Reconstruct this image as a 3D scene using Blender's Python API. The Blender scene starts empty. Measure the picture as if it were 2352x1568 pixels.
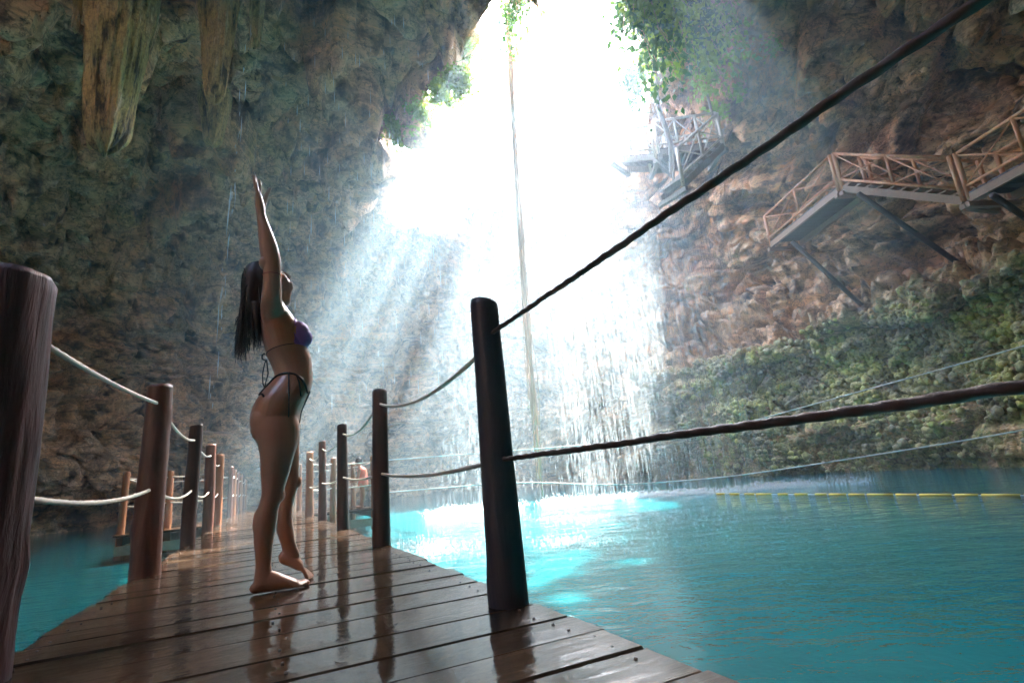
import bpy, bmesh, math, random
import numpy as np
from mathutils import Vector, Matrix
from mathutils.bvhtree import BVHTree
random.seed(7); rng = np.random.default_rng(7)
SC = bpy.context.scene
COL = SC.collection
# ------------------------------------------------------------------ camera
CAM = np.array([0.0, 0.0, 0.47])
RC = np.array([[0.9960551473213279, 0.08873637075454285, 0.0],
               [0.021747847162674173, -0.2441169829838929, -0.9695018977612322],
               [-0.0860300798469736, 0.9656773556028712, -0.24508380247859973]])
FOC = 1190.8; CX, CY = 1176.0, 784.0           # focal length in units of a 2352 x 1568 picture
cd = bpy.data.cameras.new("camera"); cam = bpy.data.objects.new("camera", cd); COL.objects.link(cam)
cd.sensor_width = 36.0; cd.lens = 36.0 * FOC / 2352.0; cd.clip_start = 0.02; cd.clip_end = 600
M = Matrix([list(RC[i]) + [CAM[i]] for i in range(3)] + [[0, 0, 0, 1]])
cam.matrix_world = M
SC.camera = cam
# ------------------------------------------------------------------ sky, sun, exposure
SUN_EL, SUN_AZ = math.radians(58.7), math.radians(23.1)    # azimuth clockwise from +Y
w = bpy.data.worlds.new("World"); SC.world = w; w.use_nodes = True
nt = w.node_tree; nt.nodes.clear()
sky = nt.nodes.new("ShaderNodeTexSky"); sky.sky_type = 'NISHITA'; sky.sun_disc = False
sky.sun_elevation = SUN_EL; sky.sun_rotation = SUN_AZ; sky.dust_density = 3.0; sky.air_density = 1.0; sky.ozone_density = 1.0
bg = nt.nodes.new("ShaderNodeBackground"); bg.inputs['Strength'].default_value = 0.15
wo = nt.nodes.new("ShaderNodeOutputWorld")
nt.links.new(sky.outputs[0], bg.inputs[0]); nt.links.new(bg.outputs[0], wo.inputs[0])
sl = bpy.data.lights.new("sun", 'SUN'); sl.energy = 2.1; sl.angle = math.radians(0.5); sl.color = (1.0, 0.95, 0.87)
so = bpy.data.objects.new("sun", sl); COL.objects.link(so)
sd = Vector((math.sin(SUN_AZ) * math.cos(SUN_EL), math.cos(SUN_AZ) * math.cos(SUN_EL), math.sin(SUN_EL)))
so.rotation_euler = sd.to_track_quat('Z', 'Y').to_euler(); so.location = sd * 60
SUND = np.array(sd)
vs = SC.view_settings
vs.view_transform = 'Standard'; vs.look = 'None'; vs.gamma = 1.0; vs.use_curve_mapping = False
vs.exposure = 4.95
cy = SC.cycles
cy.max_bounces = 10; cy.diffuse_bounces = 5; cy.glossy_bounces = 3; cy.transmission_bounces = 3; cy.volume_bounces = 0; cy.transparent_max_bounces = 12
cy.caustics_reflective = False; cy.caustics_refractive = False; cy.sample_clamp_indirect = 3.0
cy.use_denoising = True
try: cy.denoiser = 'OPENIMAGEDENOISE'
except Exception: pass
cy.use_adaptive_sampling = False
# ------------------------------------------------------------------ helpers
AZD = math.radians(-26.0004)
DK = np.array([math.sin(AZD), math.cos(AZD)])   # along the boardwalk
DN = np.array([DK[1], -DK[0]])                  # across it, to the right
WATER_Z = -0.5
def deck(a, c, z=0.0):
    p = DK * a + DN * c
    return np.array([p[0], p[1], z])
def ray(px, py):
    return RC @ np.array([px - CX, -(py - CY), -FOC])
def at(px, py, y):                               # the point seen at (px, py) at ground distance y ahead
    d = ray(px, py); return CAM + d * (y / d[1])
def onz(px, py, z=0.0):
    d = ray(px, py); return CAM + d * ((z - CAM[2]) / d[2])

class MB:
    def __init__(s): s.v = []; s.f = []; s.smooth = []
    def add(s, V, F, sm=False):
        b = len(s.v); s.v.extend([tuple(map(float, p)) for p in V])
        s.f.extend([tuple(i + b for i in f) for f in F]); s.smooth.extend([sm] * len(F))
    def box(s, c, x, y, z):                      # centre and three half-axis vectors
        c = np.array(c, float); x, y, z = (np.array(q, float) for q in (x, y, z))
        V = [c + i * x + j * y + k * z for i in (-1, 1) for j in (-1, 1) for k in (-1, 1)]
        F = [(0, 1, 3, 2), (4, 6, 7, 5), (0, 4, 5, 1), (2, 3, 7, 6), (0, 2, 6, 4), (1, 5, 7, 3)]
        if np.dot(np.cross(x, y), z) < 0: F = [f[::-1] for f in F]
        s.add(V, F)
    def beam(s, p, q, w, h, up=(0, 0, 1)):
        p = np.array(p, float); q = np.array(q, float); d = q - p; L = np.linalg.norm(d); d /= L
        u = np.array(up, float); sd_ = np.cross(d, u); sd_ /= np.linalg.norm(sd_); u = np.cross(sd_, d)
        s.box((p + q) / 2, d * L / 2, sd_ * w / 2, u * h / 2)
    def tube(s, P, r, n=8, cap=True, twist=0.0, lob=0.0, nl=3):
        P = np.array(P, float); m = len(P); r = np.broadcast_to(np.array(r, float), (m,))
        T = np.gradient(P, axis=0); T /= np.linalg.norm(T, axis=1)[:, None] + 1e-12
        ref = np.array([0, 0, 1.0]) if abs(T[0][2]) < 0.9 else np.array([1.0, 0, 0])
        X = np.cross(T[0], ref); X /= np.linalg.norm(X)
        V = []; s_acc = 0
        for i in range(m):
            X = X - T[i] * (X @ T[i]); X /= np.linalg.norm(X); Y = np.cross(T[i], X)
            if i: s_acc += np.linalg.norm(P[i] - P[i - 1])
            for k in range(n):
                a = 2 * math.pi * k / n
                rr = r[i] * (1 + lob * math.cos(nl * a - twist * s_acc))
                V.append(P[i] + rr * (math.cos(a) * X + math.sin(a) * Y))
        F = [(i * n + k, i * n + (k + 1) % n, (i + 1) * n + (k + 1) % n, (i + 1) * n + k) for i in range(m - 1) for k in range(n)]
        if cap: F += [tuple(range(n))[::-1], tuple(range((m - 1) * n, m * n))]
        s.add(V, F, True)
    def mesh(s, name, mat):
        me = bpy.data.meshes.new(name); me.from_pydata(s.v, [], s.f); me.update()
        me.polygons.foreach_set("use_smooth", s.smooth)
        if mat: me.materials.append(mat)
        return me
    def build(s, name, mat, parent=None, **kw):
        return link(name, s.mesh(name, mat), parent, **kw)
def link(name, me, parent=None, label=None, cat=None, group=None, kind=None, loc=None):
    o = bpy.data.objects.new(name, me); COL.objects.link(o)
    if loc is not None: o.location = loc
    if parent is not None:
        o.parent = parent; o.matrix_parent_inverse = Matrix.Translation(-Vector(parent.location))
    return tag(o, label, cat, group, kind)
def tag(o, label=None, cat=None, group=None, kind=None):
    for k, v in (('label', label), ('category', cat), ('group', group), ('kind', kind)):
        if v: o[k] = v
    return o
def empty(name, loc, label, cat, group=None, kind=None):
    o = bpy.data.objects.new(name, None); COL.objects.link(o); o.location = loc; o.empty_display_size = 0.1
    return tag(o, label, cat, group, kind)

# --- vectorised noise
def _h(i, j, k, s=0):
    with np.errstate(over='ignore'):
        n = (i.astype(np.uint32) * np.uint32(374761393) + j.astype(np.uint32) * np.uint32(668265263) + k.astype(np.uint32) * np.uint32(2147483647) + np.uint32((s * 1274126177) & 0xffffffff))
        n = (n ^ (n >> np.uint32(13))) * np.uint32(1274126177); n = (n ^ (n >> np.uint32(16))) * np.uint32(2246822519); n = n ^ (n >> np.uint32(15))
    return n.astype(np.float64) / 4294967295.0
def vnoise(P, s=0):
    I = np.floor(P).astype(np.int64); f = P - I; u = f * f * f * (f * (f * 6 - 15) + 10)
    r = 0
    for a in (0, 1):
        wx = u[:, 0] if a else 1 - u[:, 0]
        for b in (0, 1):
            wy = u[:, 1] if b else 1 - u[:, 1]
            for c in (0, 1):
                wz = u[:, 2] if c else 1 - u[:, 2]
                r = r + wx * wy * wz * _h(I[:, 0] + a, I[:, 1] + b, I[:, 2] + c, s)
    return r * 2 - 1
def fbm(P, oct=4, s=0, gain=0.5):
    r = 0; a = 1; t = 0
    for o in range(oct):
        r = r + a * vnoise(P * (2.03 ** o) + 17.3 * o, s + o); t += a; a *= gain
    return r / t
def worley(P, s=0):                              # F1, F2, id of the nearest cell
    I = np.floor(P).astype(np.int64); f1 = np.full(len(P), 9.0); f2 = f1.copy(); cid = np.zeros(len(P))
    for a in (-1, 0, 1):
        for b in (-1, 0, 1):
            for c in (-1, 0, 1):
                J = I + np.array([a, b, c]); q = [_h(J[:, 0], J[:, 1], J[:, 2], s + m) for m in range(4)]
                d = np.sqrt(sum((J[:, m] + q[m] - P[:, m]) ** 2 for m in range(3)))
                n = d < f1
                f2 = np.where(n, f1, np.minimum(f2, d)); cid = np.where(n, q[3], cid); f1 = np.where(n, d, f1)
    return f1, f2, cid
def sstep(a, b, x):
    t = np.clip((x - a) / (b - a), 0, 1); return t * t * (3 - 2 * t)

# --- materials
def mat(name):
    m = bpy.data.materials.new(name); m.use_nodes = True
    t = m.node_tree; return m, t, t.nodes['Principled BSDF'], t.nodes['Material Output']
def nd(t, typ, **kw):
    n = t.nodes.new(typ)
    for k, v in kw.items():
        if k.startswith('in_'): n.inputs[int(k[3:]) if k[3:].isdigit() else k[3:]].default_value = v
        else: setattr(n, k, v)
    return n
def noise_n(t, scale, detail=4, rough=0.55, vec=None, dist=0.0):
    n = nd(t, "ShaderNodeTexNoise"); n.inputs['Scale'].default_value = scale; n.inputs['Detail'].default_value = detail
    n.inputs['Roughness'].default_value = rough; n.inputs['Distortion'].default_value = dist
    if vec is not None: t.links.new(vec, n.inputs['Vector'])
    return n
def ramp(t, fac, stops):
    r = nd(t, "ShaderNodeValToRGB"); t.links.new(fac, r.inputs[0]); e = r.color_ramp.elements
    while len(e) > 1: e.remove(e[-1])
    for i, (p, c) in enumerate(stops):
        x = e[0] if i == 0 else e.new(p)
        x.position = p; x.color = (*c, 1) if len(c) == 3 else c
    return r
def mixc(t, fac, a, b, mode='MIX'):
    m = nd(t, "ShaderNodeMix", data_type='RGBA', blend_type=mode)
    for sock, v in ((m.inputs[0], fac), (m.inputs[6], a), (m.inputs[7], b)):
        if isinstance(v, (int, float)): sock.default_value = v
        elif isinstance(v, tuple): sock.default_value = (*v, 1)
        else: t.links.new(v, sock)
    return m.outputs[2]
def bump(t, h, strength, dist, nrm=None):
    b = nd(t, "ShaderNodeBump"); b.inputs['Strength'].default_value = strength; b.inputs['Distance'].default_value = dist
    t.links.new(h, b.inputs['Height'])
    if nrm is not None: t.links.new(nrm, b.inputs['Normal'])
    return b.outputs[0]
def objc(t, scale=(1, 1, 1)):
    c = nd(t, "ShaderNodeTexCoord"); m = nd(t, "ShaderNodeMapping"); m.inputs['Scale'].default_value = scale
    t.links.new(c.outputs['Object'], m.inputs[0]); return m.outputs[0]
def simple(name, col, rough=0.5, spec=0.5, var=0.25, scale=20, bmp=0.0, stretch=(1, 1, 1)):
    m, t, b, o = mat(name)
    n = noise_n(t, scale, 5, 0.6, objc(t, stretch))
    c = mixc(t, n.outputs[0], tuple(x * (1 - var) for x in col), tuple(min(1, x * (1 + var)) for x in col))
    t.links.new(c, b.inputs['Base Color']); b.inputs['Roughness'].default_value = rough; b.inputs['Specular IOR Level'].default_value = spec
    if bmp: t.links.new(bump(t, n.outputs[0], 0.6, bmp), b.inputs['Normal'])
    return m

def rock_material():
    m, t, b, o = mat("cave_rock")
    v = objc(t); vs_ = objc(t, (0.35, 0.35, 2.2))
    big = noise_n(t, 0.32, 6, 0.6, v, 0.2); mid = noise_n(t, 0.85, 9, 0.62, v, 0.1); fine = noise_n(t, 7, 6, 0.7, v)
    strata = noise_n(t, 1.2, 6, 0.65, vs_, 0.3)
    base = ramp(t, mid.outputs[0], [(0.33, (0.04, 0.036, 0.032)), (0.42, (0.22, 0.19, 0.145)), (0.47, (0.46, 0.395, 0.29)), (0.55, (0.58, 0.49, 0.36)), (0.60, (0.40, 0.33, 0.23)), (0.66, (0.62, 0.56, 0.45))])
    hue = ramp(t, big.outputs[0], [(0.30, (1.12, 0.85, 0.70)), (0.44, (1.36, 0.97, 0.66)), (0.55, (1.46, 0.93, 0.64)), (0.70, (1.36, 1.0, 0.52))])
    c = mixc(t, 1.0, base.outputs[0], hue.outputs[0], 'MULTIPLY')
    st = ramp(t, strata.outputs[0], [(0.38, (0.42, 0.42, 0.44)), (0.46, (1, 1, 1)), (0.56, (0.8, 0.8, 0.8)), (0.62, (1.15, 1.1, 1.0))])
    c = mixc(t, 0.8, c, st.outputs[0], 'MULTIPLY')
    pits = ramp(t, fine.outputs[0], [(0.34, (0.2, 0.2, 0.2)), (0.43, (1, 1, 1)), (1, (1.1, 1.1, 1.1))])
    c = mixc(t, 0.9, c, pits.outputs[0], 'MULTIPLY')
    wv = nd(t, "ShaderNodeVectorMath", operation='MULTIPLY_ADD'); wn = noise_n(t, 1.1, 5, 0.6, v); wv.inputs[1].default_value = (2.2, 2.2, 2.2); t.links.new(wn.outputs['Color'], wv.inputs[0]); t.links.new(v, wv.inputs[2])
    crk = None
    for sc_, wd in ((0.42, 0.018), (1.25, 0.028)):
        ve = nd(t, "ShaderNodeTexVoronoi", feature='DISTANCE_TO_EDGE'); ve.inputs['Scale'].default_value = sc_; t.links.new(wv.outputs[0], ve.inputs['Vector'])
        cr = ramp(t, ve.outputs['Distance'], [(0.0, (0.12, 0.11, 0.10)), (wd, (0.6, 0.6, 0.6)), (wd * 2, (1, 1, 1))]); c = mixc(t, 0.5, c, cr.outputs[0], 'MULTIPLY'); crk = cr
    at_ = nd(t, "ShaderNodeAttribute", attribute_name="moss")
    mn = noise_n(t, 2.2, 6, 0.7, v)
    mf = nd(t, "ShaderNodeMath", operation='MULTIPLY'); t.links.new(at_.outputs['Fac'], mf.inputs[0])
    mr = ramp(t, mn.outputs[0], [(0.36, (0.1, 0.1, 0.1)), (0.6, (1, 1, 1))]); t.links.new(mr.outputs[0], mf.inputs[1])
    mossc = ramp(t, fine.outputs[0], [(0.33, (0.05, 0.06, 0.015)), (0.5, (0.24, 0.25, 0.06)), (0.7, (0.42, 0.40, 0.14))])
    c = mixc(t, mf.outputs[0], c, mossc.outputs[0])
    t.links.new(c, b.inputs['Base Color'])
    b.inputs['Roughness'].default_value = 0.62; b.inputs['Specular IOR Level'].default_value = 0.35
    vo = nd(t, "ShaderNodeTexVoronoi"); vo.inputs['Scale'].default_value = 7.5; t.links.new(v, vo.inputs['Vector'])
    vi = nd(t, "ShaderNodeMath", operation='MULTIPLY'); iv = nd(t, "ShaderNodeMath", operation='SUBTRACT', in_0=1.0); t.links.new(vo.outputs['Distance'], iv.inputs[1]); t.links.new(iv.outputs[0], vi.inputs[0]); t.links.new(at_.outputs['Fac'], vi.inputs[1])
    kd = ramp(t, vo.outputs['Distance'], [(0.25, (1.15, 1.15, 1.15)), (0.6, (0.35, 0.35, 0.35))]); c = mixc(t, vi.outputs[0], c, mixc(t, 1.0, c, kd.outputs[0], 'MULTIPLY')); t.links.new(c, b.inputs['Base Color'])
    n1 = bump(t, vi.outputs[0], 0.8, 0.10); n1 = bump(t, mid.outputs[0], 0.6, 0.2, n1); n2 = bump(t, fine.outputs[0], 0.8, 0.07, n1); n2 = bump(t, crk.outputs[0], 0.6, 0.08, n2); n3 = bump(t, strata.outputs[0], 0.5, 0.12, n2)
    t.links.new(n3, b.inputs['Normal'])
    return m
def water_material():
    m, t, b, o = mat("cenote_water")
    v = objc(t); va = objc(t, (0.55, 1.0, 1.0))
    n1 = noise_n(t, 1.1, 3, 0.5, va, 0.5); n2 = noise_n(t, 4.5, 4, 0.55, va, 0.6); n3 = noise_n(t, 16, 2, 0.5, v)
    big = noise_n(t, 0.35, 3, 0.5, v)
    c = ramp(t, big.outputs[0], [(0.3, (0.0005, 0.088, 0.106)), (0.65, (0.006, 0.125, 0.142))])
    t.links.new(c.outputs[0], b.inputs['Base Color'])
    b.inputs['Roughness'].default_value = 0.04; b.inputs['IOR'].default_value = 1.33; b.inputs['Specular IOR Level'].default_value = 0.24
    h = bump(t, n1.outputs[0], 0.4, 0.08); h = bump(t, n2.outputs[0], 0.45, 0.04, h); h = bump(t, n3.outputs[0], 0.35, 0.012, h)
    t.links.new(h, b.inputs['Normal'])
    return m
def deck_material():
    m, t, b, o = mat("wet_planks")
    c0 = nd(t, "ShaderNodeTexCoord"); oi = nd(t, "ShaderNodeObjectInfo")
    add = nd(t, "ShaderNodeVectorMath", operation='MULTIPLY_ADD'); add.inputs[1].default_value = (1, 1, 1)
    t.links.new(c0.outputs['Object'], add.inputs[0]); 
    cmb = nd(t, "ShaderNodeCombineXYZ"); mul = nd(t, "ShaderNodeMath", operation='MULTIPLY', in_1=37.0); t.links.new(oi.outputs['Random'], mul.inputs[0]); t.links.new(mul.outputs[0], cmb.inputs[0]); t.links.new(mul.outputs[0], cmb.inputs[2])
    t.links.new(cmb.outputs[0], add.inputs[2])
    mp = nd(t, "ShaderNodeMapping"); mp.inputs['Scale'].default_value = (1.0, 14, 14); t.links.new(add.outputs[0], mp.inputs[0])
    grain = noise_n(t, 2.2, 6, 0.65, mp.outputs[0], 0.4)
    pud = noise_n(t, 2.1, 4, 0.55, c0.outputs['Object'], 0.4); scr = noise_n(t, 45, 4, 0.6, add.outputs[0]); blot = noise_n(t, 3.2, 4, 0.6, add.outputs[0])
    c = ramp(t, grain.outputs[0], [(0.25, (0.016, 0.010, 0.007)), (0.5, (0.055, 0.036, 0.025)), (0.75, (0.115, 0.082, 0.058))])
    tone = ramp(t, oi.outputs['Random'], [(0, (0.7, 0.68, 0.66)), (1, (1.25, 1.15, 1.0))])
    cc = mixc(t, 1.0, c.outputs[0], tone.outputs[0], 'MULTIPLY')
    bl = ramp(t, blot.outputs[0], [(0.35, (0.6, 0.58, 0.55)), (0.6, (1.1, 1.1, 1.1))]); cc = mixc(t, 0.8, cc, bl.outputs[0], 'MULTIPLY')
    t.links.new(cc, b.inputs['Base Color'])
    r = ramp(t, pud.outputs[0], [(0.42, (0.015,) * 3), (0.50, (0.035,) * 3), (0.58, (0.10,) * 3), (0.72, (0.22,) * 3)]); t.links.new(r.outputs[0], b.inputs['Roughness'])
    b.inputs['IOR'].default_value = 1.55
    gd = nd(t, "ShaderNodeMath", operation='MULTIPLY'); t.links.new(grain.outputs[0], gd.inputs[0]); pr = ramp(t, pud.outputs[0], [(0.44, (0.12,) * 3), (0.6, (1,) * 3)]); t.links.new(pr.outputs[0], gd.inputs[1])
    h = bump(t, gd.outputs[0], 0.25, 0.014); h = bump(t, scr.outputs[0], 0.05, 0.004, h); h = bump(t, pud.outputs[0], 0.10, 0.03, h)
    t.links.new(h, b.inputs['Normal'])
    return m
def wood_material(name, dark, light, rough=0.42, scale=9, bm=0.012):
    m, t, b, o = mat(name)
    oi = nd(t, "ShaderNodeObjectInfo"); v = objc(t, (1, 1, 0.12)); 
    ad = nd(t, "ShaderNodeVectorMath", operation='ADD'); mul = nd(t, "ShaderNodeMath", operation='MULTIPLY', in_1=23.0); t.links.new(oi.outputs['Random'], mul.inputs[0])
    cmb = nd(t, "ShaderNodeCombineXYZ"); t.links.new(mul.outputs[0], cmb.inputs[0]); t.links.new(v, ad.inputs[0]); t.links.new(cmb.outputs[0], ad.inputs[1])
    n = noise_n(t, scale, 6, 0.65, ad.outputs[0], 0.5); n2 = noise_n(t, scale * 4, 4, 0.6, ad.outputs[0])
    c = ramp(t, n.outputs[0], [(0.28, dark), (0.68, light)])
    t.links.new(c.outputs[0], b.inputs['Base Color']); b.inputs['Roughness'].default_value = rough
    h = bump(t, n.outputs[0], 0.7, bm); h = bump(t, n2.outputs[0], 0.4, bm * 0.3, h); t.links.new(h, b.inputs['Normal'])
    return m
def leaf_material(name, c0, c1):
    m, t, b, o = mat(name); t.nodes.remove(b)
    n = noise_n(t, 3.0, 3, 0.5, objc(t)); c = ramp(t, n.outputs[0], [(0.3, c0), (0.7, c1)])
    d = nd(t, "ShaderNodeBsdfPrincipled"); d.inputs['Roughness'].default_value = 0.4; t.links.new(c.outputs[0], d.inputs['Base Color'])
    tr = nd(t, "ShaderNodeBsdfTranslucent"); t.links.new(c.outputs[0], tr.inputs[0]); mx = nd(t, "ShaderNodeMixShader", in_0=0.5)
    t.links.new(d.outputs[0], mx.inputs[1]); t.links.new(tr.outputs[0], mx.inputs[2]); t.links.new(mx.outputs[0], o.inputs[0])
    return m
def drop_material(name="falling_drops", clear=0.70):
    m, t, b, o = mat(name); t.nodes.remove(b)
    d = nd(t, "ShaderNodeBsdfPrincipled"); d.inputs['Base Color'].default_value = (0.7, 0.76, 0.8, 1); d.inputs['Roughness'].default_value = 0.15
    tr = nd(t, "ShaderNodeBsdfTranslucent"); tr.inputs[0].default_value = (0.7, 0.78, 0.82, 1); mx = nd(t, "ShaderNodeMixShader", in_0=0.55)
    t.links.new(d.outputs[0], mx.inputs[1]); t.links.new(tr.outputs[0], mx.inputs[2])
    tp_ = nd(t, 'ShaderNodeBsdfTransparent'); m2_ = nd(t, 'ShaderNodeMixShader', in_0=clear); t.links.new(mx.outputs[0], m2_.inputs[1]); t.links.new(tp_.outputs[0], m2_.inputs[2]); t.links.new(m2_.outputs[0], o.inputs[0])
    return m
def skin_material():
    m, t, b, o = mat("tanned_skin")
    n = noise_n(t, 9, 4, 0.5, objc(t)); f = noise_n(t, 160, 2, 0.5, objc(t))
    c = mixc(t, n.outputs[0], (0.36, 0.17, 0.10), (0.46, 0.235, 0.145)); t.links.new(c, b.inputs['Base Color'])
    b.inputs['Roughness'].default_value = 0.34; b.inputs['Subsurface Weight'].default_value = 0.0
    t.links.new(bump(t, f.outputs[0], 0.12, 0.002), b.inputs['Normal'])
    return m
ROCK = rock_material(); WATER = water_material(); PLANK = deck_material()
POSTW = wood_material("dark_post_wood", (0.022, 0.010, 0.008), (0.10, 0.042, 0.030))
POST_FLARE = wood_material("flare_tinted_post_wood", (0.014, 0.015, 0.020), (0.050, 0.048, 0.058))  # bluish veil of lens flare put into the near right post's colour
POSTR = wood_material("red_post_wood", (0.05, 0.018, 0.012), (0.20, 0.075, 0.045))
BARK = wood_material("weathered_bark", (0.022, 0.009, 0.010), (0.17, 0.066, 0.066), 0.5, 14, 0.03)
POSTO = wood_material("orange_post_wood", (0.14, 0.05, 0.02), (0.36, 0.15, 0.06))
RAILW = wood_material("walkway_wood", (0.38, 0.14, 0.05), (0.74, 0.33, 0.13), 0.45)
GREYW = simple("grey_timber", (0.27, 0.22, 0.165), 0.6, 0.4, 0.35, 14, 0.01, (1, 1, 1))
BROWNT = simple("brown_timber", (0.30, 0.165, 0.09), 0.55, 0.4, 0.35, 12, 0.01)
DARKT = simple("dark_timber", (0.06, 0.036, 0.024), 0.55, 0.4, 0.4, 12, 0.01)
ROPED = simple("brown_rope", (0.06, 0.034, 0.025), 0.6, 0.4, 0.4, 60, 0.004)
ROPEW = simple("pale_rope", (0.62, 0.56, 0.48), 0.6, 0.3, 0.2, 70, 0.003)
LINEW = simple("white_line", (0.78, 0.80, 0.80), 0.5, 0.4, 0.1, 30)
YELL = simple("yellow_float", (0.70, 0.50, 0.06), 0.4, 0.5, 0.15, 8)
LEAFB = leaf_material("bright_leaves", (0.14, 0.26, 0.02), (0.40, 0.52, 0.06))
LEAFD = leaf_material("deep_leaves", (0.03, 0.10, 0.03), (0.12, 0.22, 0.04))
ROOTM = wood_material("hanging_root_fibre", (0.26, 0.13, 0.06), (0.62, 0.38, 0.20), 0.6)
DRIP = drop_material("dripping_water", 0.15); DROP = drop_material(); SKIN = skin_material()
HAIRM = simple("wet_dark_hair", (0.012, 0.009, 0.009), 0.48, 0.5, 0.4, 40)
PURP = simple("purple_swimwear", (0.25, 0.14, 0.50), 0.5, 0.4, 0.25, 30)
BLACKC = simple("black_cord", (0.012, 0.012, 0.014), 0.5, 0.4, 0.2, 30)
STALM = None

# ================================================================== THE CAVE
def polar(poly, c, th):
    P = np.array(poly, float) - c; a = np.arctan2(P[:, 1], P[:, 0]); r = np.hypot(P[:, 0], P[:, 1]); o = np.argsort(a); a = a[o]; r = r[o]
    a = np.concatenate([a[-3:] - 2 * np.pi, a, a[:3] + 2 * np.pi]); r = np.concatenate([r[-3:], r, r[:3]])
    fine = np.linspace(-np.pi - .6, np.pi + .6, 4000); rf = np.interp(fine, a, r)
    k = np.hanning(151); k /= k.sum(); rf = np.convolve(np.pad(rf, 75, 'edge'), k, 'valid')
    return np.interp(th, fine, rf)
CC = np.array([2.5, 17.0])
WALL = [(12.9, 14), (11.6, 17.3), (9.3, 21.5), (6.6, 26), (4.5, 31), (0, 35), (-8, 37), (-15, 35), (-21, 29), (-24, 21), (-25, 13), (-24, 4), (-18, -6), (-6, -11), (6, -10), (13, -4), (14.5, 4), (13.8, 10)]
HOLE = [(0.8, 11.9), (-.8, 14.2), (-3.4, 17.2), (-5.2, 20), (-5.8, 23), (-3.2, 26.6), (0.3, 29.5), (3.9, 28.6), (6.2, 26.0), (7.2, 22.5), (6.6, 19.0), (5.9, 16.0), (4.9, 13.4), (3.9, 11.7), (2.4, 11.2), (1.5,11.2)]
def build_cave():
    ha, hb = math.radians(-150), math.radians(-38)               # this sector lies behind the picture
    th = np.concatenate([np.linspace(hb, ha + 2 * np.pi, 1150, endpoint=False), np.linspace(ha + 2 * np.pi, hb + 2 * np.pi, 110, endpoint=False)])
    tw = (th + np.pi) % (2 * np.pi) - np.pi
    R = polar(WALL, CC, tw); H = polar(HOLE, CC, tw); 
    for ang, dep, wid in ((2.35, 1.2, 0.05), (2.75, 1.5, 0.05), (3.02, 1.2, 0.045)):  # rim notches added to split the sunlight into shafts
        H = H + dep * np.exp(-(((tw - ang + np.pi) % (2 * np.pi) - np.pi) / wid) ** 2)
    H = np.minimum(H, R - 0.5)
    cs, sn = np.cos(th), np.sin(th)
    x, y = CC[0] + R * cs, CC[1] + R * sn
    right = sstep(4, 9, x) * sstep(-2, 4, y) * (1 - sstep(27, 30, y))
    far = sstep(22, 30, y) * sstep(-12, -2, x)
    zr = 13.5 + 3.0 * far + 1.2 * right * sstep(14, 20, y)
    rec = 2.3 * right + 0.8
    lo = 1 - right
    und = 2.2 * lo                                                # undercut at the foot on the left
    L = lambda f: R + (H - R) * f
    K = [(R + .5 + und, -2.5 + 0 * R), (R + und, -.5 + 0 * R), (R + und * .9 - .2 * right, 1.2 + 0 * R), (R + und * .3 - .2 * right, 3.0 + 0 * R), (R - .25 * right, 4.6 + 0 * R),
         (R + rec * .75, 5.5 + 0 * R), (R + rec, .56 * zr), (np.minimum(L(.05) + rec * .8, L(0) + rec), .74 * zr), (L(.20) + rec * .3, .90 * zr), (L(.5), .985 * zr), (L(.85), zr * 1.0), (H, zr), (H + .1, zr + .8), (H + 1.4, zr + 2.0), (H + 6, zr + 3), (R + 14, zr + 3.2), (R + 40, zr + 3.5)]
    K = np.array(K)                                              # (nk, 2, nth)
    nk = len(K); M_ = [8, 12, 44, 42, 34, 26, 40, 34, 54, 70, 60, 22, 16, 14, 12, 8]
    ts = np.concatenate([i + np.linspace(0, 1, m, endpoint=False) for i, m in enumerate(M_)] + [[nk - 1]])
    i = np.minimum(ts.astype(int), nk - 2); f = (ts - i)[:, None, None]
    Kp = np.concatenate([K[:1], K, K[-1:]]); p0, p1, p2, p3 = Kp[i], Kp[i + 1], Kp[i + 2], Kp[i + 3]
    t_ = 0.4
    m1, m2 = (p2 - p0) * t_, (p3 - p1) * t_
    Q = (2 * f**3 - 3 * f**2 + 1) * p1 + (f**3 - 2 * f**2 + f) * m1 + (-2 * f**3 + 3 * f**2) * p2 + (f**3 - f**2) * m2
    r, z = Q[:, 0], Q[:, 1]
    G = np.stack([CC[0] + r * cs, CC[1] + r * sn, z], -1)          # (nt, nth, 3)
    dt = np.gradient(G, axis=0); dth = np.roll(G, -1, 1) - np.roll(G, 1, 1)
    N = np.cross(dt, dth); N /= np.linalg.norm(N, axis=2)[..., None] + 1e-9
    toward = np.stack([-cs + 0 * z, -sn + 0 * z, 0 * z], -1)
    mid = len(ts) // 5
    if (N[mid] * toward[mid]).sum() < 0: N = -N
    nt_, nth = r.shape; P = G.reshape(-1, 3); Nf = N.reshape(-1, 3)
    inner = (ts[:, None] < 11.2) + 0 * r; inner = inner.reshape(-1)
    rim = np.exp(-((ts - 11) / 0.9) ** 2)[:, None] + 0 * r; rim = rim.reshape(-1)
    wallm = sstep(9.6, 6.5, ts)[:, None] + 0 * r; wallm = 1 - sstep(6.0, 9.4, ts)[:, None] + 0 * r; wallm = wallm.reshape(-1)
    rgt = (right[None, :] + 0 * r).reshape(-1)
    d = 1.1 * fbm(P * 0.16, 3, 1)
    warp = P + 0.8 * np.stack([fbm(P * 0.5, 2, 11), fbm(P * 0.5, 2, 12), fbm(P * 0.5, 2, 13)], -1)
    f1, f2, cid = worley(warp * np.array([0.36, 0.36, 0.5]), 21)
    d += (cid - 0.5) * 2.2 - 0.8 * np.exp(-((f2 - f1) / 0.07) ** 2)                       # broken slabs with cracks
    f1b, f2b, cidb = worley(warp * 1.05, 31)
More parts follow.
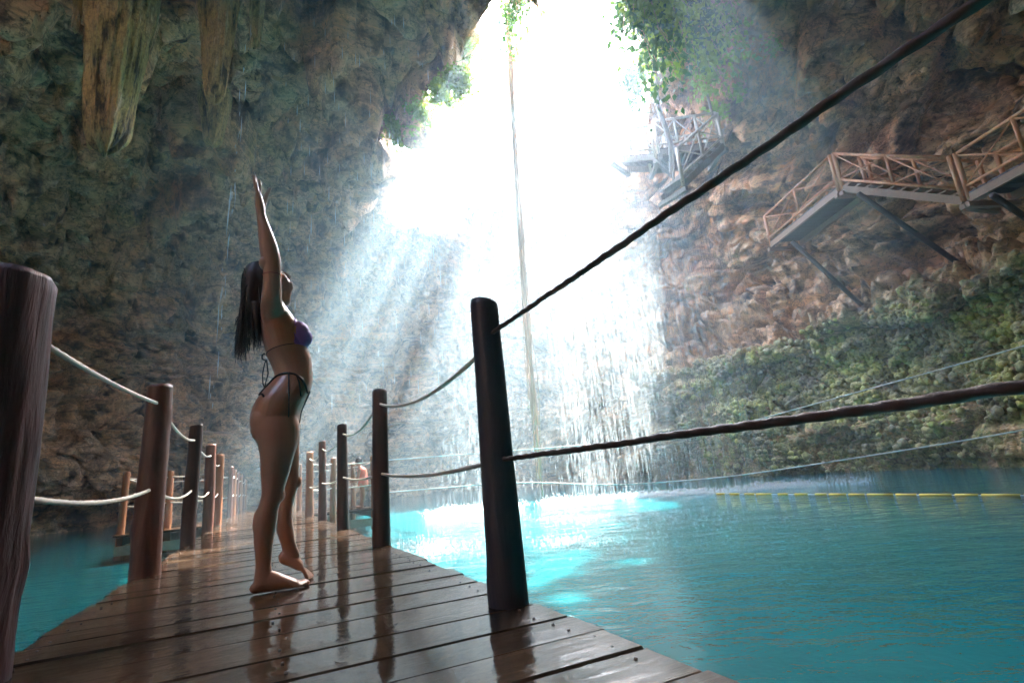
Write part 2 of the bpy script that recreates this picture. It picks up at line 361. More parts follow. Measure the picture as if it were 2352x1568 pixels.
    d += ((cidb - 0.5) * 0.7 - 0.35 * np.exp(-((f2b - f1b) / 0.09) ** 2)) * (1 - 0.5 * wallm * (1 - rgt))
    pit = sstep(0.34, 0.12, worley(warp * 0.62, 41)[0]) * 0 + (1 - sstep(0.12, 0.34, worley(warp * 0.62, 41)[0]))
    d -= 0.8 * pit * (1 - wallm) * inner                                                     # solution pockets in the roof
    rid = 1 - np.abs(fbm(P * 1.1, 4, 51)); d += 0.42 * (rid - 0.75)
    zz = P[:, 2] + 0.5 * fbm(P * 0.35, 3, 61)
    SZ = np.stack([P[:, 0] * .12, P[:, 1] * .12, zz * 1.7], -1)
    lay = fbm(SZ, 3, 71); ph = zz * .62 + 1.1 * fbm(P * .16, 2, 77); saw = ph - np.floor(ph); d += wallm * (0.75 * saw ** 2 - .25) * (1 - .45 * rgt) * (.6 + .8 * vnoise(P * np.array([.2, .2, .6]), 78))   # overhanging beds
    d += wallm * (0.5 * np.abs(lay) * (1 - 0.6 * rgt) + 0.12 * np.sign(fbm(SZ * 2.3, 2, 73)))   # bedding
    d += 0.14 * fbm(P * 3.1, 3, 81) + 0.05 * fbm(P * 8.5, 2, 91)
    low = 1 - sstep(4.2, 5.4, P[:, 2] + 0.7 * fbm(P * .4, 2, 95))
    knob = np.clip(0.62 - worley(P * 3.6, 101)[0], 0, 1)
    knob2 = np.clip(0.6 - worley(P * 6.0, 105)[0], 0, 1)
    d *= 1 - .55 * low * rgt
    pm = low * rgt * sstep(-.75, -.1, fbm(P * .45, 3, 97))
    d += pm * (0.34 * knob + 0.22 * knob2)                                                     # knobbly growth on the right foot
    d = np.where(rim > .2, d * (1 - .75 * rim * sstep(2, 4, P[:, 0])), d)
    d += rim * (0.9 * fbm(P * .6, 3, 111) + 0.5 * fbm(P * 1.7, 2, 113)) * (1 - .6 * sstep(2, 4, P[:, 0]))
    d *= np.where(inner > 0, 1, 0.4)
    P2 = P + Nf * d[:, None]
    # unseen slits added in the roof to cast slanting shafts beside the main opening
    drop = np.zeros(len(P2), bool); sx = P2[:, 0] - SUND[0] / SUND[2] * (P2[:, 2] - 13.7); sy = P2[:, 1] - SUND[1] / SUND[2] * (P2[:, 2] - 13.7)
    for (sl_, y0, y1, hw_) in ((.34, 2000, 3200, .11), (.475, 1900, 3100, .16)):
        a = (onz(CX + 248 + sl_ * (y0 + 504), y0, WATER_Z) + SUND / SUND[2] * (13.7 - WATER_Z))[:2]; b2 = (onz(CX + 248 + sl_ * (y1 + 504), y1, WATER_Z) + SUND / SUND[2] * (13.7 - WATER_Z))[:2]; ab = b2 - a; L2 = ab @ ab
        q_ = np.stack([sx - a[0], sy - a[1]], -1); t_2 = np.clip(q_ @ ab / L2, 0, 1); dist = np.hypot(q_[:, 0] - t_2 * ab[0], q_[:, 1] - t_2 * ab[1])
        drop |= (P2[:, 2] > 10.5) & (dist < hw_ * (1 + .35 * vnoise(P2 * 1.3, 5)))
    # an unseen second skylight, added behind the viewer to give fill light
    for (vx, vy, ra, rb) in ((-8.5, -3.5, 4.2, 3.6),):
        c = np.array([vx, vy]); drop |= (P2[:, 2] > 10.5) & (((sx - c[0]) / ra) ** 2 + ((sy - c[1]) / rb) ** 2 < 1 + .5 * vnoise(P2 * 1.7, 5))
    idx = np.arange(nt_ * nth).reshape(nt_, nth); a = idx[:-1]; b_ = idx[1:]
    F = np.stack([a, np.roll(a, -1, 1), np.roll(b_, -1, 1), b_], -1).reshape(-1, 4)
    F = F[~drop[F].any(1)]
    me = bpy.data.meshes.new("cave_wall"); me.vertices.add(len(P2)); me.vertices.foreach_set("co", P2.ravel())
    me.loops.add(F.size); me.loops.foreach_set("vertex_index", F.ravel().astype(np.int32))
    me.polygons.add(len(F)); me.polygons.foreach_set("loop_start", np.arange(0, F.size, 4, dtype=np.int32)); me.polygons.foreach_set("loop_total", np.full(len(F), 4, np.int32))
    me.polygons.foreach_set("use_smooth", np.ones(len(F), bool)); me.update(calc_edges=True)
    A = me.attributes.new("moss", 'FLOAT', 'POINT')
    moss = np.clip(low * rgt * 0.85, 0, 1)
    A.data.foreach_set("value", moss.astype(np.float32))
    me.materials.append(ROCK)
    link("cave_wall", me, label="layered limestone wall and broken roof of the sinkhole cave", kind="structure")
    return BVHTree.FromPolygons([tuple(p) for p in P2], [tuple(q) for q in F[::1].tolist()]) if False else (P2, F)
CAVE_P, CAVE_F = build_cave()

# water
mb = MB(); mb.add([(-45, -25, WATER_Z), (40, -25, WATER_Z), (40, 50, WATER_Z), (-45, 50, WATER_Z)], [(0, 1, 2, 3)])
mb.build("water", WATER, label="turquoise rippled pool water filling the cave", kind="structure")
mb = MB(); mb.add([(-70, -50, -2.2), (65, -50, -2.2), (65, 80, -2.2), (-70, 80, -2.2)], [(0, 1, 2, 3)])
mb.build("pool_bed", ROCK, kind="structure", label="dark rock bed under the pool water")
# haze
hz = MB(); hz.box((0, 14, 15.75), (110, 0, 0), (0, 110, 0), (0, 0, 19.25))
hm = bpy.data.materials.new("haze_air"); hm.use_nodes = True; ht = hm.node_tree; ht.nodes.clear()
pv = ht.nodes.new("ShaderNodeVolumePrincipled"); pv.inputs['Color'].default_value = (0.60, 0.84, 1.0, 1); pv.inputs['Density'].default_value = 0.0024; pv.inputs['Anisotropy'].default_value = 0.50
ho = ht.nodes.new("ShaderNodeOutputMaterial"); ht.links.new(pv.outputs[0], ho.inputs['Volume'])
hz.build("haze", hm, kind="stuff", label="pale spray haze filling the cave air")

# ================================================================== BOARDWALK
bw = empty("boardwalk", deck(2, 0), "narrow wet brown plank boardwalk running across the pool", "boardwalk")
def plank_mesh(hl, hw, hh):
    bm = bmesh.new(); bmesh.ops.create_cube(bm, size=1.0); bmesh.ops.scale(bm, vec=(2 * hl, 2 * hw, 2 * hh), verts=bm.verts)
    bmesh.ops.bevel(bm, geom=list(bm.edges), offset=0.006, segments=1, affect='EDGES')
    me = bpy.data.meshes.new("plank"); bm.to_mesh(me); bm.free(); me.materials.append(PLANK); return me
DANG = math.atan2(DN[1], DN[0])
def put_plank(parent, a0, a1, c0, c1, z=0.0):
    hw = (a1 - a0) / 2 - random.choice([.002, .003, .005, .008])
    me = plank_mesh((c1 - c0) / 2, hw, 0.022)
    o = bpy.data.objects.new("plank", me); COL.objects.link(o)
    p = deck((a0 + a1) / 2, (c0 + c1) / 2, z - 0.022 + random.uniform(-.003, .002)); o.location = p
    o.rotation_euler = (random.uniform(-.004, .004), random.uniform(-.003, .003), DANG + random.uniform(-.006, .006))
    o.parent = parent; o.matrix_parent_inverse = Matrix.Translation(-Vector(parent.location))
joints = [-0.9, -0.62, -0.3, 0.0, 0.3, 0.58, 0.84, 1.04, 1.25, 1.45, 1.65, 1.88, 2.17, 2.45, 2.69, 2.9, 3.13, 3.38]
while joints[-1] < 11.9: joints.append(joints[-1] + random.choice([0.2, 0.22, 0.26, 0.3]))
for a0, a1 in zip(joints[:-1], joints[1:]):
    put_plank(bw, a0, a1, -0.80 + random.uniform(-.012, .012), 0.925 + random.uniform(-.012, .012))
j2 = [15.35]
while j2[-1] < 29: j2.append(j2[-1] + random.choice([0.24, 0.28, 0.32]))
for a0, a1 in zip(j2[:-1], j2[1:]): put_plank(bw, a0, a1, -0.82, 0.92)
nl = MB(); nr_ = np.random.default_rng(5)
for a0, a1 in zip(joints[:-1], joints[1:]):
    for c_ in (-0.72, 0.06, 0.84):
        for f_ in (.25, .75):
            if nr_.uniform() < .85:
                p = deck(a0 + (a1 - a0) * (f_ + nr_.normal() * .04), c_ + nr_.normal() * .012, .0025); nl.tube([p - [0, 0, .006], p], [.0055, .0045], 8)
nl.build("nail_heads", DARKT, bw)['kind'] = 'stuff'
for c_ in (-0.72, 0.06, 0.84):
    m_ = MB(); m_.beam(deck(-1, c_, -.12), deck(joints[-1], c_, -.12), .09, .14); m_.build("joist", DARKT, bw)
    m_ = MB(); m_.beam(deck(15.3, c_, -.12), deck(29, c_, -.12), .09, .14); m_.build("joist", DARKT, bw)
pf = empty("platform", deck(13.6, 0), "wider cross platform of wet planks halfway along the boardwalk", "platform")
a_ = joints[-1]
while a_ < 15.3:
    b2 = min(a_ + random.choice([.24, .28, .3]), 15.34); put_plank(pf, a_ + .004, b2, -2.45, 2.3); a_ = b2
for c_ in (-2.35, -1.2, 0, 1.1, 2.2):
    m_ = MB(); m_.beam(deck(joints[-1] + .05, c_, -.12), deck(15.3, c_, -.12), .09, .14); m_.build("joist", DARKT, pf)
for s_ in (joints[-1] + .03, 15.28):
    m_ = MB(); m_.beam(deck(s_, -2.42, -.28), deck(s_, 2.28, -.28), .05, .16); m_.build("fascia", GREYW, pf)

# posts
def post(name, base, top, r0, r1, m, label, group, seed, knots=3, rough=.05, n=20):
    base = np.array(base, float); top = np.array(top, float); z0 = -0.45
    ax = top - base; start = base + ax * ((z0 - base[2]) / ax[2]); full = top - start; L = np.linalg.norm(full); nr = 40
    rs = np.random.default_rng(seed); V = []
    pk = [(rs.uniform(.2, .95), rs.uniform(0, 6.28), rs.uniform(.05, .14)) for _ in range(knots)]
    S = np.concatenate([np.linspace(0, .992, nr - 1), [1.0]]); A = np.arange(n) * 2 * np.pi / n
    gs, ga = np.meshgrid(S, A, indexing='ij')
    Pn = np.stack([np.cos(ga) * 1.6, np.sin(ga) * 1.6, gs * L * 1.1], -1).reshape(-1, 3) + seed * 3.1
    dn = fbm(Pn, 3, seed).reshape(gs.shape); dn2 = fbm(Pn * np.array([2.6, 2.6, 1.2]), 3, seed + 5).reshape(gs.shape)
    rad = (r0 + (r1 - r0) * gs) * (1 + rough * 1.6 * dn + rough * dn2)
    for (ks, ka, kh) in pk:
        da = np.angle(np.exp(1j * (ga - ka))); rad *= 1 + kh * np.exp(-((gs - ks) * L / .06) ** 2 - (da / .45) ** 2)
    rad[-1] *= .96
    bend = .012 * np.stack([fbm(np.stack([S * 2, S * 0, S * 0], -1) + seed, 2, 3), fbm(np.stack([S * 2, S * 0 + 5, S * 0], -1) + seed, 2, 4)], -1)
    for i_ in range(nr):
        c = start + full * S[i_]
        for k in range(n): V.append((c[0] + bend[i_, 0] + rad[i_, k] * math.cos(A[k]), c[1] + bend[i_, 1] + rad[i_, k] * math.sin(A[k]), c[2] + (0.012 * math.cos(A[k] - seed) if i_ >= nr - 1 else 0)))
    F = [(i_ * n + k, i_ * n + (k + 1) % n, (i_ + 1) * n + (k + 1) % n, (i_ + 1) * n + k) for i_ in range(nr - 1) for k in range(n)]
    c = start + full; V.append((c[0], c[1], c[2] + .006)); ti = len(V) - 1
    F += [((nr - 1) * n + k, (nr - 1) * n + (k + 1) % n, ti) for k in range(n)]
    q = MB(); q.add([(v[0] - base[0], v[1] - base[1], v[2]) for v in V], F, True)
    o = q.build(name, m, label=label, cat="post", group=group); o.location = (base[0], base[1], 0)
    return o
GP = "wooden rope posts along the boardwalk"
Rp = {}; Lp = {}
Rp[-1] = (-.38, .85); Rp[0] = (1.95, .84); Rp[1] = (4.47, .87); Rp[2] = (6.75, .86); Rp[3] = (9.23, .85); Rp[4] = (11.35, .81)
Lp[-1] = (-.3, -.80); Lp[0] = (2.27, -.83); Lp[1] = (4.62, -.73); Lp[2] = (7.35, -.77); Lp[3] = (9.92, -.80); Lp[4] = (11.85, -.80)
rl = {0: ("tall near dark post standing alone on the right deck edge, bottom lit by puddle reflection", .082, .059, POST_FLARE, 1.19), 1: ("second dark post of the right row, just beyond the tall near one", .075, .062, POSTW, 1.25),
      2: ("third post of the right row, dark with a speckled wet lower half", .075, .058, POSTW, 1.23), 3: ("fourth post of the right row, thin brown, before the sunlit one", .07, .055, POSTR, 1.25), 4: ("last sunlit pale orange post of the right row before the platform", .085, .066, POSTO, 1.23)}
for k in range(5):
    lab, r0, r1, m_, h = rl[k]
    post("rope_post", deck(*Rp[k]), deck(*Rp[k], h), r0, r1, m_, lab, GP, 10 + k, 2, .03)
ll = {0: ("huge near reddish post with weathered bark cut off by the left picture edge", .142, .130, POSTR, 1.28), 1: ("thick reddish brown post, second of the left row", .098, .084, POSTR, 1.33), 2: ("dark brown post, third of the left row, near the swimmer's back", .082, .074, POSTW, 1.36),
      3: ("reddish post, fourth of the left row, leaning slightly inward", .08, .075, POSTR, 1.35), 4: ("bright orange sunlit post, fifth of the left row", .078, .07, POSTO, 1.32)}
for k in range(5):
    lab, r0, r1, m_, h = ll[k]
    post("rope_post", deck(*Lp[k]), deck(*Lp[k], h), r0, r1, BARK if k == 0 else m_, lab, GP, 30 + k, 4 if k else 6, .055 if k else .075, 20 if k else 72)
far_l = [15.6, 17.4, 19.3, 22.4, 25.4, 28.2]
names_l = ["first", "second", "third", "fourth", "fifth", "sixth"]
for k, a in enumerate(far_l):
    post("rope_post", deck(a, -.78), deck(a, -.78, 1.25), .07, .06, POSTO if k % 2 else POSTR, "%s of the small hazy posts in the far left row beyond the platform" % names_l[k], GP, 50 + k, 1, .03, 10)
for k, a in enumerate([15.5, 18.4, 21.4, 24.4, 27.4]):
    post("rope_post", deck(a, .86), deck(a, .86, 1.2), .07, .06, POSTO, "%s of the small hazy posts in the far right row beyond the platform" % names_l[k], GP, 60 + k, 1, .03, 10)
GQ = "wooden rope posts round the cross platform"
plat = [((12.0, 1.33), "slim post on the platform front edge, right of the boardwalk"), ((12.15, 2.2), "corner post of the platform beside the child in coral"), ((15.2, 2.2), "far right corner post of the platform"), ((12.9, -1.74), "orange post on the platform behind the second left row post"), ((12.3, -2.38), "left outer corner post of the platform over the water"), ((15.2, -2.38), "far left corner post of the platform")]
for k, ((a, c), lab) in enumerate(plat):
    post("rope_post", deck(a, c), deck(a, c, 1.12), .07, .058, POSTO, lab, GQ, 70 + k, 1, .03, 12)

# ropes
def cat_pts(p, q, sag, n):
    t = np.linspace(0, 1, n)[:, None]; P = np.array(p) + (np.array(q) - np.array(p)) * t; P[:, 2] -= (4 * sag * t * (1 - t))[:, 0]; return P
def rope(name, pts, sags, r, m, label, dens=26, n=10, group=None, jit=.0, thick_first=None):
    P = []
    for i_ in range(len(pts) - 1):
        L = np.linalg.norm(np.array(pts[i_ + 1]) - np.array(pts[i_])); k = max(8, int(L * dens)); s_ = cat_pts(pts[i_], pts[i_ + 1], sags[i_], k)
        P.extend(s_ if i_ == len(pts) - 2 else s_[:-1])
    P = np.array(P)
    if jit: P = P + jit * np.stack([fbm(P * 6 + 3, 2, 5), fbm(P * 6 + 9, 2, 6), fbm(P * 6 + 15, 2, 7)], -1)
    rr = r * (1 + .10 * fbm(P * 9, 2, 8)) if jit else r
    q = MB(); q.tube(P, rr, n, True, 2 * math.pi / (r * 7), .11, 3)
    return q.build(name, m, label=label, cat="rope", group=group)
GR = "handrail ropes strung between posts"
def rp(k, side, z): 
    a, c = (Rp if side > 0 else Lp)[k]; return deck(a, c, z)
def dsag(L): return .05 * L / 2.4
for nm, z0, sg in (("upper", 1.04, .11), ("lower", .53, .04)):
    zz0 = 1.02 if nm == "upper" else .515
    rope("rope", [rp(-1, 1, zz0), rp(0, 1, 1.04 if nm == "upper" else .525)], [0.0], .0092, ROPED, "thick dark twisted %s rope running from the tall near post toward the viewer" % nm, 150, 12, GR, .003)
    zs = {0: (1.0, .525), 1: (1.14, .56), 2: (1.12, .60), 3: (1.13, .58), 4: (1.1, .55)}; q_ = 0 if nm == "upper" else 1
    rope("rope", [rp(k, 1, zs[k][q_]) for k in range(5)], [sg, sg, sg, sg], .0105, ROPEW, "pale %s handrail rope of the right row, sagging between the posts" % nm, 40, 8, GR)
    zl = {-1: (1.2, .62), 0: (1.14, .57), 1: (1.2, .585), 2: (1.18, .60), 3: (1.17, .6), 4: (1.12, .58)}
    rope("rope", [rp(k, -1, zl[k][q_]) for k in range(-1, 5)], [.1, .03 if nm == "upper" else .07, .08, .08, .08], .0125, ROPEW, "pale %s handrail rope of the left row behind the swimmer" % nm, 40, 8, GR)
    zf = 1.0 if nm == "upper" else .5
    rope("rope", [deck(a, -.78, zf + .08) for a in far_l], [.08] * 5, .011, ROPEW, "thin pale %s rope along the far left row beyond the platform" % nm, 10, 6, GR)
    rope("rope", [deck(a, .86, zf + .08) for a in (15.5, 18.4, 21.4, 24.4, 27.4)], [.08] * 4, .011, ROPEW, "thin pale %s rope along the far right row beyond the platform" % nm, 10, 6, GR)
    rope("rope", [deck(11.85, -.8, zf), deck(12.9, -1.74, zf), deck(12.3, -2.38, zf), deck(15.2, -2.38, zf), deck(15.6, -.78, zf)], [.03] * 4, .012, ROPEW, "pale %s rope round the left half of the platform" % nm, 10, 6, GR)
    rope("rope", [deck(11.35, .81, zf), deck(12.0, 1.33, zf), deck(12.15, 2.2, zf), deck(15.2, 2.2, zf), deck(15.5, .86, zf)], [.03] * 4, .012, ROPEW, "pale %s rope round the right half of the platform by the child" % nm, 10, 6, GR)
# lines over the water
pc = deck(12.15, 2.2)
def line_through(pts, r, m, name, label):
    P = np.array(pts, float); t = np.arange(len(P)); tt = np.linspace(0, len(P) - 1, 90)
    if len(P) > 2:
        Q = np.stack([np.interp(tt, t, P[:, k]) for k in range(3)], -1); k_ = np.hanning(21); k_ /= k_.sum()
        Q = np.stack([np.convolve(np.pad(Q[:, c], 10, mode='reflect', reflect_type='odd'), k_, 'valid') for c in range(3)], -1)
    else: Q = P
    q = MB(); q.tube(Q, r, 6); return q.build(name, m, label=label, cat="line", group="thin white lines over the pool")
line_through([pc + [0, 0, .30], at(1190, 1105, 11.0), at(1420, 1115, 10.0), at(1700, 1093, 8.8), at(2352, 990, 6.6), at(2700, 905, 5.8)], .011, LINEW, "rescue_line", "lower thin white line sagging low over the splashing water")
line_through([pc + [0, 0, 1.0], at(1600, 1002, 9.2), at(2352, 795, 6.4), at(2700, 690, 5.6)], .011, LINEW, "rescue_line", "upper thin white line crossing in front of the mossy wall")
bl = empty("buoy_line", (6, 11, WATER_Z), "thin yellow float line lying on the water below the mossy wall", "float line")
p0 = onz(1640, 1135, WATER_Z); p1 = onz(2352, 1139, WATER_Z); p1 = p1 + (p1 - p0) * .5; q = MB(); q.tube(np.linspace(p0, p1, 40) + [0, 0, .01], .008, 6); q.build("cord", LINEW, bl)
q = MB(); Ld = np.linalg.norm(p1 - p0); s_ = .1
while s_ < Ld - .5:
    l_ = random.uniform(.25, .5); a = p0 + (p1 - p0) * s_ / Ld; b = p0 + (p1 - p0) * (s_ + l_) / Ld; q.tube([a + [0, 0, .012], b + [0, 0, .012]], .022, 8); s_ += l_ + random.choice([.05, .06, .05, .18])
o = q.build("float_tubes", YELL, bl); o['kind'] = 'stuff'

# ================================================================== ROCK DETAILS
def proj(P):
    q = (np.atleast_2d(P) - CAM) @ RC
    return np.stack([CX - q[:, 0] / q[:, 2] * FOC, CY + q[:, 1] / q[:, 2] * FOC], -1)
_cq = (CAVE_P - CAM) @ RC
_ok = _cq[:, 2] < -1
_cpx = np.full((len(CAVE_P), 2), 1e9); _cpx[_ok, 0] = CX - _cq[_ok, 0] / _cq[_ok, 2] * FOC; _cpx[_ok, 1] = CY + _cq[_ok, 1] / _cq[_ok, 2] * FOC
def wall_hit(px, py, rad=14):
    d = np.hypot(_cpx[:, 0] - px, _cpx[:, 1] - py); k = np.where(d < rad)[0]
    if len(k) == 0: return at(px, py, 20)
    dist = -_cq[k, 2]; m = k[dist < dist.min() + 1.0]
    return at(px, py, CAVE_P[m].mean(0)[1])
def stal_material():
    m, t, b, o = mat("flowstone")
    v = objc(t, (1, 1, .22)); n = noise_n(t, 3.6, 8, 0.7, v, 0.2); n2 = noise_n(t, 9, 6, 0.7, objc(t)); big = noise_n(t, 0.9, 4, 0.5, objc(t))
    c = ramp(t, n.outputs[0], [(0.38, (0.06, 0.05, 0.03)), (0.45, (0.36, 0.27, 0.12)), (0.53, (0.66, 0.50, 0.24)), (0.58, (0.40, 0.30, 0.15)), (0.66, (0.76, 0.64, 0.42))])
    c2 = ramp(t, big.outputs[0], [(0.35, (0.75, 0.8, 0.6)), (0.6, (1.15, 1.0, 0.8))])
    cc = mixc(t, 1.0, c.outputs[0], c2.outputs[0], 'MULTIPLY')
    p = ramp(t, n2.outputs[0], [(0.32, (0.3, 0.3, 0.3)), (0.5, (1, 1, 1))]); cc = mixc(t, 0.8, cc, p.outputs[0], 'MULTIPLY')
    t.links.new(cc, b.inputs['Base Color']); b.inputs['Roughness'].default_value = 0.55
    t.links.new(bump(t, n2.outputs[0], 0.7, 0.05, bump(t, n.outputs[0], 0.8, 0.15)), b.inputs['Normal']); return m
STALM = stal_material()
def stalactite(name, top, bot, r_top, r_bot, seed, label, parent=None, n=150, nr=110, flutes=9):
    top = np.array(top, float); bot = np.array(bot, float); S = np.linspace(0, 1, nr); A = np.arange(n) * 2 * np.pi / n
    gs, ga = np.meshgrid(S, A, indexing='ij'); L = np.linalg.norm(bot - top)
    Pn = np.stack([np.cos(ga), np.sin(ga), gs * L * .25], -1).reshape(-1, 3)
    rad = (r_top + (r_bot - r_top) * gs ** 1.2)
    rad = rad * (1 + .28 * fbm(Pn * 1.3 + seed, 3, seed).reshape(gs.shape) + .13 * fbm(Pn * np.array([4, 4, .8]) + seed, 3, seed + 1).reshape(gs.shape) + .06 * fbm(Pn * np.array([10, 10, 1.6]) + seed, 3, seed + 2).reshape(gs.shape) + .05 * fbm(Pn * np.array([16, 16, 14]) + seed, 3, seed + 4).reshape(gs.shape))
    rad *= 1 - .12 * np.abs(np.sin(ga * flutes / 2 + 1.5 * fbm(Pn * .8, 2, seed + 3).reshape(gs.shape)))
    rad *= np.where(gs > .9, np.sqrt(np.clip(1 - ((gs - .9) / .1) ** 2, .02, 1)), 1)
    zoff = .26 * fbm(np.stack([np.cos(A) * 2.6, np.sin(A) * 2.6, A * 0], -1) + seed, 4, seed + 6)
    V = []
    for i in range(nr):
        c = top + (bot - top) * S[i]
        for k in range(n): V.append((c[0] + rad[i, k] * math.cos(A[k]), c[1] + rad[i, k] * math.sin(A[k]), c[2] + zoff[k] * L * .25 * S[i] ** 3))
    F = [(i * n + k, (i + 1) * n + k, (i + 1) * n + (k + 1) % n, i * n + (k + 1) % n) for i in range(nr - 1) for k in range(n)] + [tuple(range((nr - 1) * n, nr * n))[::-1]]
    q = MB(); q.add(V, F, True)
    return q.build(name, STALM, label=label, cat="rock formation", group="flowstone columns hanging from the cave roof")
for (px, y0, y1, wpx, seed, lab) in ((240, -40, 345, 128, 3, "largest yellowish flowstone column hanging from the cave roof, broad with a ragged foot"), (492, -40, 235, 88, 5, "second yellowish flowstone column, narrower, right of the largest one"),
                                    (488, 250, 335, 62, 9, "short stubby flowstone boss right below the narrower column"), (172, -30, 75, 24, 11, "thin orange flowstone finger left of the largest column"), (585, -20, 110, 40, 13, "small flowstone lump hanging right of the narrower column")):
    yy = min(wall_hit(px, yq)[1] for yq in np.linspace(max(y0, 5), y1, 6)) * .95
    T = at(px, max(y0, -60), yy); B = at(px, y1, yy); T[:2] = B[:2] + (T[:2] - B[:2]) * .1; T[2] += .6
    r = wpx / FOC * math.hypot(yy, B[0]) * 1.0 * .5
    root_ = stalactite("flowstone_column", T, B, r * 1.1, r * .52, seed, lab)
    for q_ in range(3 if wpx > 60 else 1):                       # side flows fused to the main column
        o_ = np.array([math.cos(2.2 * q_ + seed), math.sin(2.2 * q_ + seed), 0]) * r * .62; f_ = (.96, .74, .55)[q_]
        l_ = stalactite("flowstone_lobe", T + o_, T + o_ * .8 + (B - T) * f_, r * .62, r * .16, seed + 20 + q_, None); del l_['category'], l_['group']; l_.parent = root_

# knobbly growth on the foot of the right wall
def moss_material():
    m, t, b, o = mat("mossy_knobs"); v = objc(t); n = noise_n(t, 0.9, 5, 0.6, v); f = noise_n(t, 11, 4, 0.6, v)
    c = ramp(t, n.outputs[0], [(0.35, (0.24, 0.20, 0.14)), (0.48, (0.33, 0.28, 0.12)), (0.6, (0.38, 0.34, 0.08)), (0.72, (0.30, 0.33, 0.06))]); k = ramp(t, f.outputs[0], [(0.3, (0.45, 0.45, 0.45)), (0.6, (1.2, 1.2, 1.2))])
    t.links.new(mixc(t, 1.0, c.outputs[0], k.outputs[0], 'MULTIPLY'), b.inputs['Base Color']); b.inputs['Roughness'].default_value = 0.7
    t.links.new(bump(t, f.outputs[0], 0.6, 0.03), b.inputs['Normal']); return m
def build_knobs():
    P = CAVE_P; sel = np.where((P[:, 2] > -.45) & (P[:, 2] < 4.9) & (P[:, 0] > 6.0) & (P[:, 1] > 5) & (P[:, 1] < 24) & (_cpx[:, 0] < 2500) & (_cpx[:, 0] > 1400))[0]
    den = sstep(-.35, .15, fbm(P[sel] * .5, 3, 97)) * sstep(5.0, 3.6, P[sel][:, 2]) if False else sstep(-.45, .1, fbm(P[sel] * .5, 3, 97)) * (1 - sstep(3.4, 4.9, P[sel][:, 2]))
    rs = np.random.default_rng(17); pick = rs.choice(len(sel), min(8500, len(sel)), False, den / den.sum()); C = P[sel[pick]]
    bm = bmesh.new(); bmesh.ops.create_icosphere(bm, subdivisions=1, radius=1.0); bm.verts.ensure_lookup_table(); v = np.array([q.co[:] for q in bm.verts]); f = np.array([[q.index for q in t.verts] for t in bm.faces]); bm.free()
    r = rs.uniform(.035, .10, len(C)) * rs.choice([1, 1, 1.5], len(C)); sc = r[:, None] * rs.uniform(.75, 1.3, (len(C), 3)); V = C[:, None] + v[None] * sc[:, None]
    V = V.reshape(-1, 3); V = V + (.018 * vnoise(V * 14, 7))[:, None]; F = (f[None] + (np.arange(len(C)) * len(v))[:, None, None]).reshape(-1, 3)
    me = bpy.data.meshes.new("moss"); me.from_pydata(V.tolist(), [], F.tolist()); me.polygons.foreach_set("use_smooth", np.ones(len(F), bool)); me.materials.append(moss_material()); me.update()
    link("moss", me, None, "yellow green knobbly moss growth covering the foot of the right wall", "moss", None, "stuff")
build_knobs()

# ================================================================== WALKWAYS
def seg(parent, name, p, q, r, m, n=8):
    a = MB(); a.tube([p, q], r, n); return a.build(name, m, parent)
SUNLITW = simple("sunlit_pale_wood", (0.66, 0.56, 0.44), 0.5, 0.4, 0.2, 12)  # sunlight on the lookout walkways put into a paler wood colour
def railing(parent, P0, P1, h=1.1, bays=2, r=.045, RAILW=RAILW):
    P0 = np.array(P0, float); P1 = np.array(P1, float); U = np.array([0, 0, 1.0])
    seg(parent, "top_rail", P0 + U * h, P1 + U * h, r, RAILW); seg(parent, "bottom_rail", P0 + U * .2, P1 + U * .2, r * .9, RAILW)
    for i in range(bays + 1):
        b = P0 + (P1 - P0) * i / bays
        seg(parent, "rail_post", b - U * (.15 if i in (0, bays) else -.2), b + U * (h + .03), r * (1.35 if i in (0, bays) else 1.0), RAILW)
        if i < bays:
            b2 = P0 + (P1 - P0) * (i + 1) / bays
            seg(parent, "brace", b + U * .22, b2 + U * (h - .03), r * .5, RAILW); seg(parent, "brace", b + U * (h - .03), b2 + U * .22, r * .5, RAILW)
def walkway(name, P0, P1, width, label, bays=2, stair=False, both=True, plankw=.24, rm=RAILW):
    P0 = np.array(P0, float); P1 = np.array(P1, float); d = P1 - P0; dh = d.copy(); dh[2] = 0; dh /= np.linalg.norm(dh); sdv = np.array([dh[1], -dh[0], 0]) * width
    if (sdv[0] if abs(dh[1]) > abs(dh[0]) else sdv[1]) < 0: sdv = -sdv
    e = empty(name, (P0 + P1) / 2, label, "walkway")
    for off in (0.0, 1.0):
        m_ = MB(); m_.beam(P0 + sdv * off - [0, 0, .10], P1 + sdv * off - [0, 0, .10], .09, .2); m_.build("stringer", BROWNT if rm is RAILW else GREYW, e)
    L = np.linalg.norm(d); k = max(2, int(L / (plankw if not stair else .34)))
    for i in range(k):
        c = P0 + d * (i + .5) / k + sdv / 2
        m_ = MB()
        if stair: m_.box(c + [0, 0, .05], sdv / 2 * 1.02, dh * .15, (0, 0, .022)); m_.build("tread", BROWNT if rm is RAILW else GREYW, e)
        else: m_.box(c + [0, 0, .03], sdv / 2 * 1.06, d / L * (L / k / 2 - .012), (0, 0, .02)); m_.build("plank", DARKT, e)
    railing(e, P0 + [0, 0, .03], P1 + [0, 0, .03], 1.12, bays, RAILW=rm)
    if both: railing(e, P0 + sdv + [0, 0, .03], P1 + sdv + [0, 0, .03], 1.12, bays, RAILW=rm)
    for P in (P0, P1):
        m_ = MB(); m_.beam(P - sdv * .12 - [0, 0, .28], P + sdv * 1.12 - [0, 0, .28], .13, .14); m_.build("cross_beam", BROWNT if rm is RAILW else GREYW, e)
    return e, sdv
c4 = at(2225, 447, 12.0); c1 = at(1925, 432, 15.0)
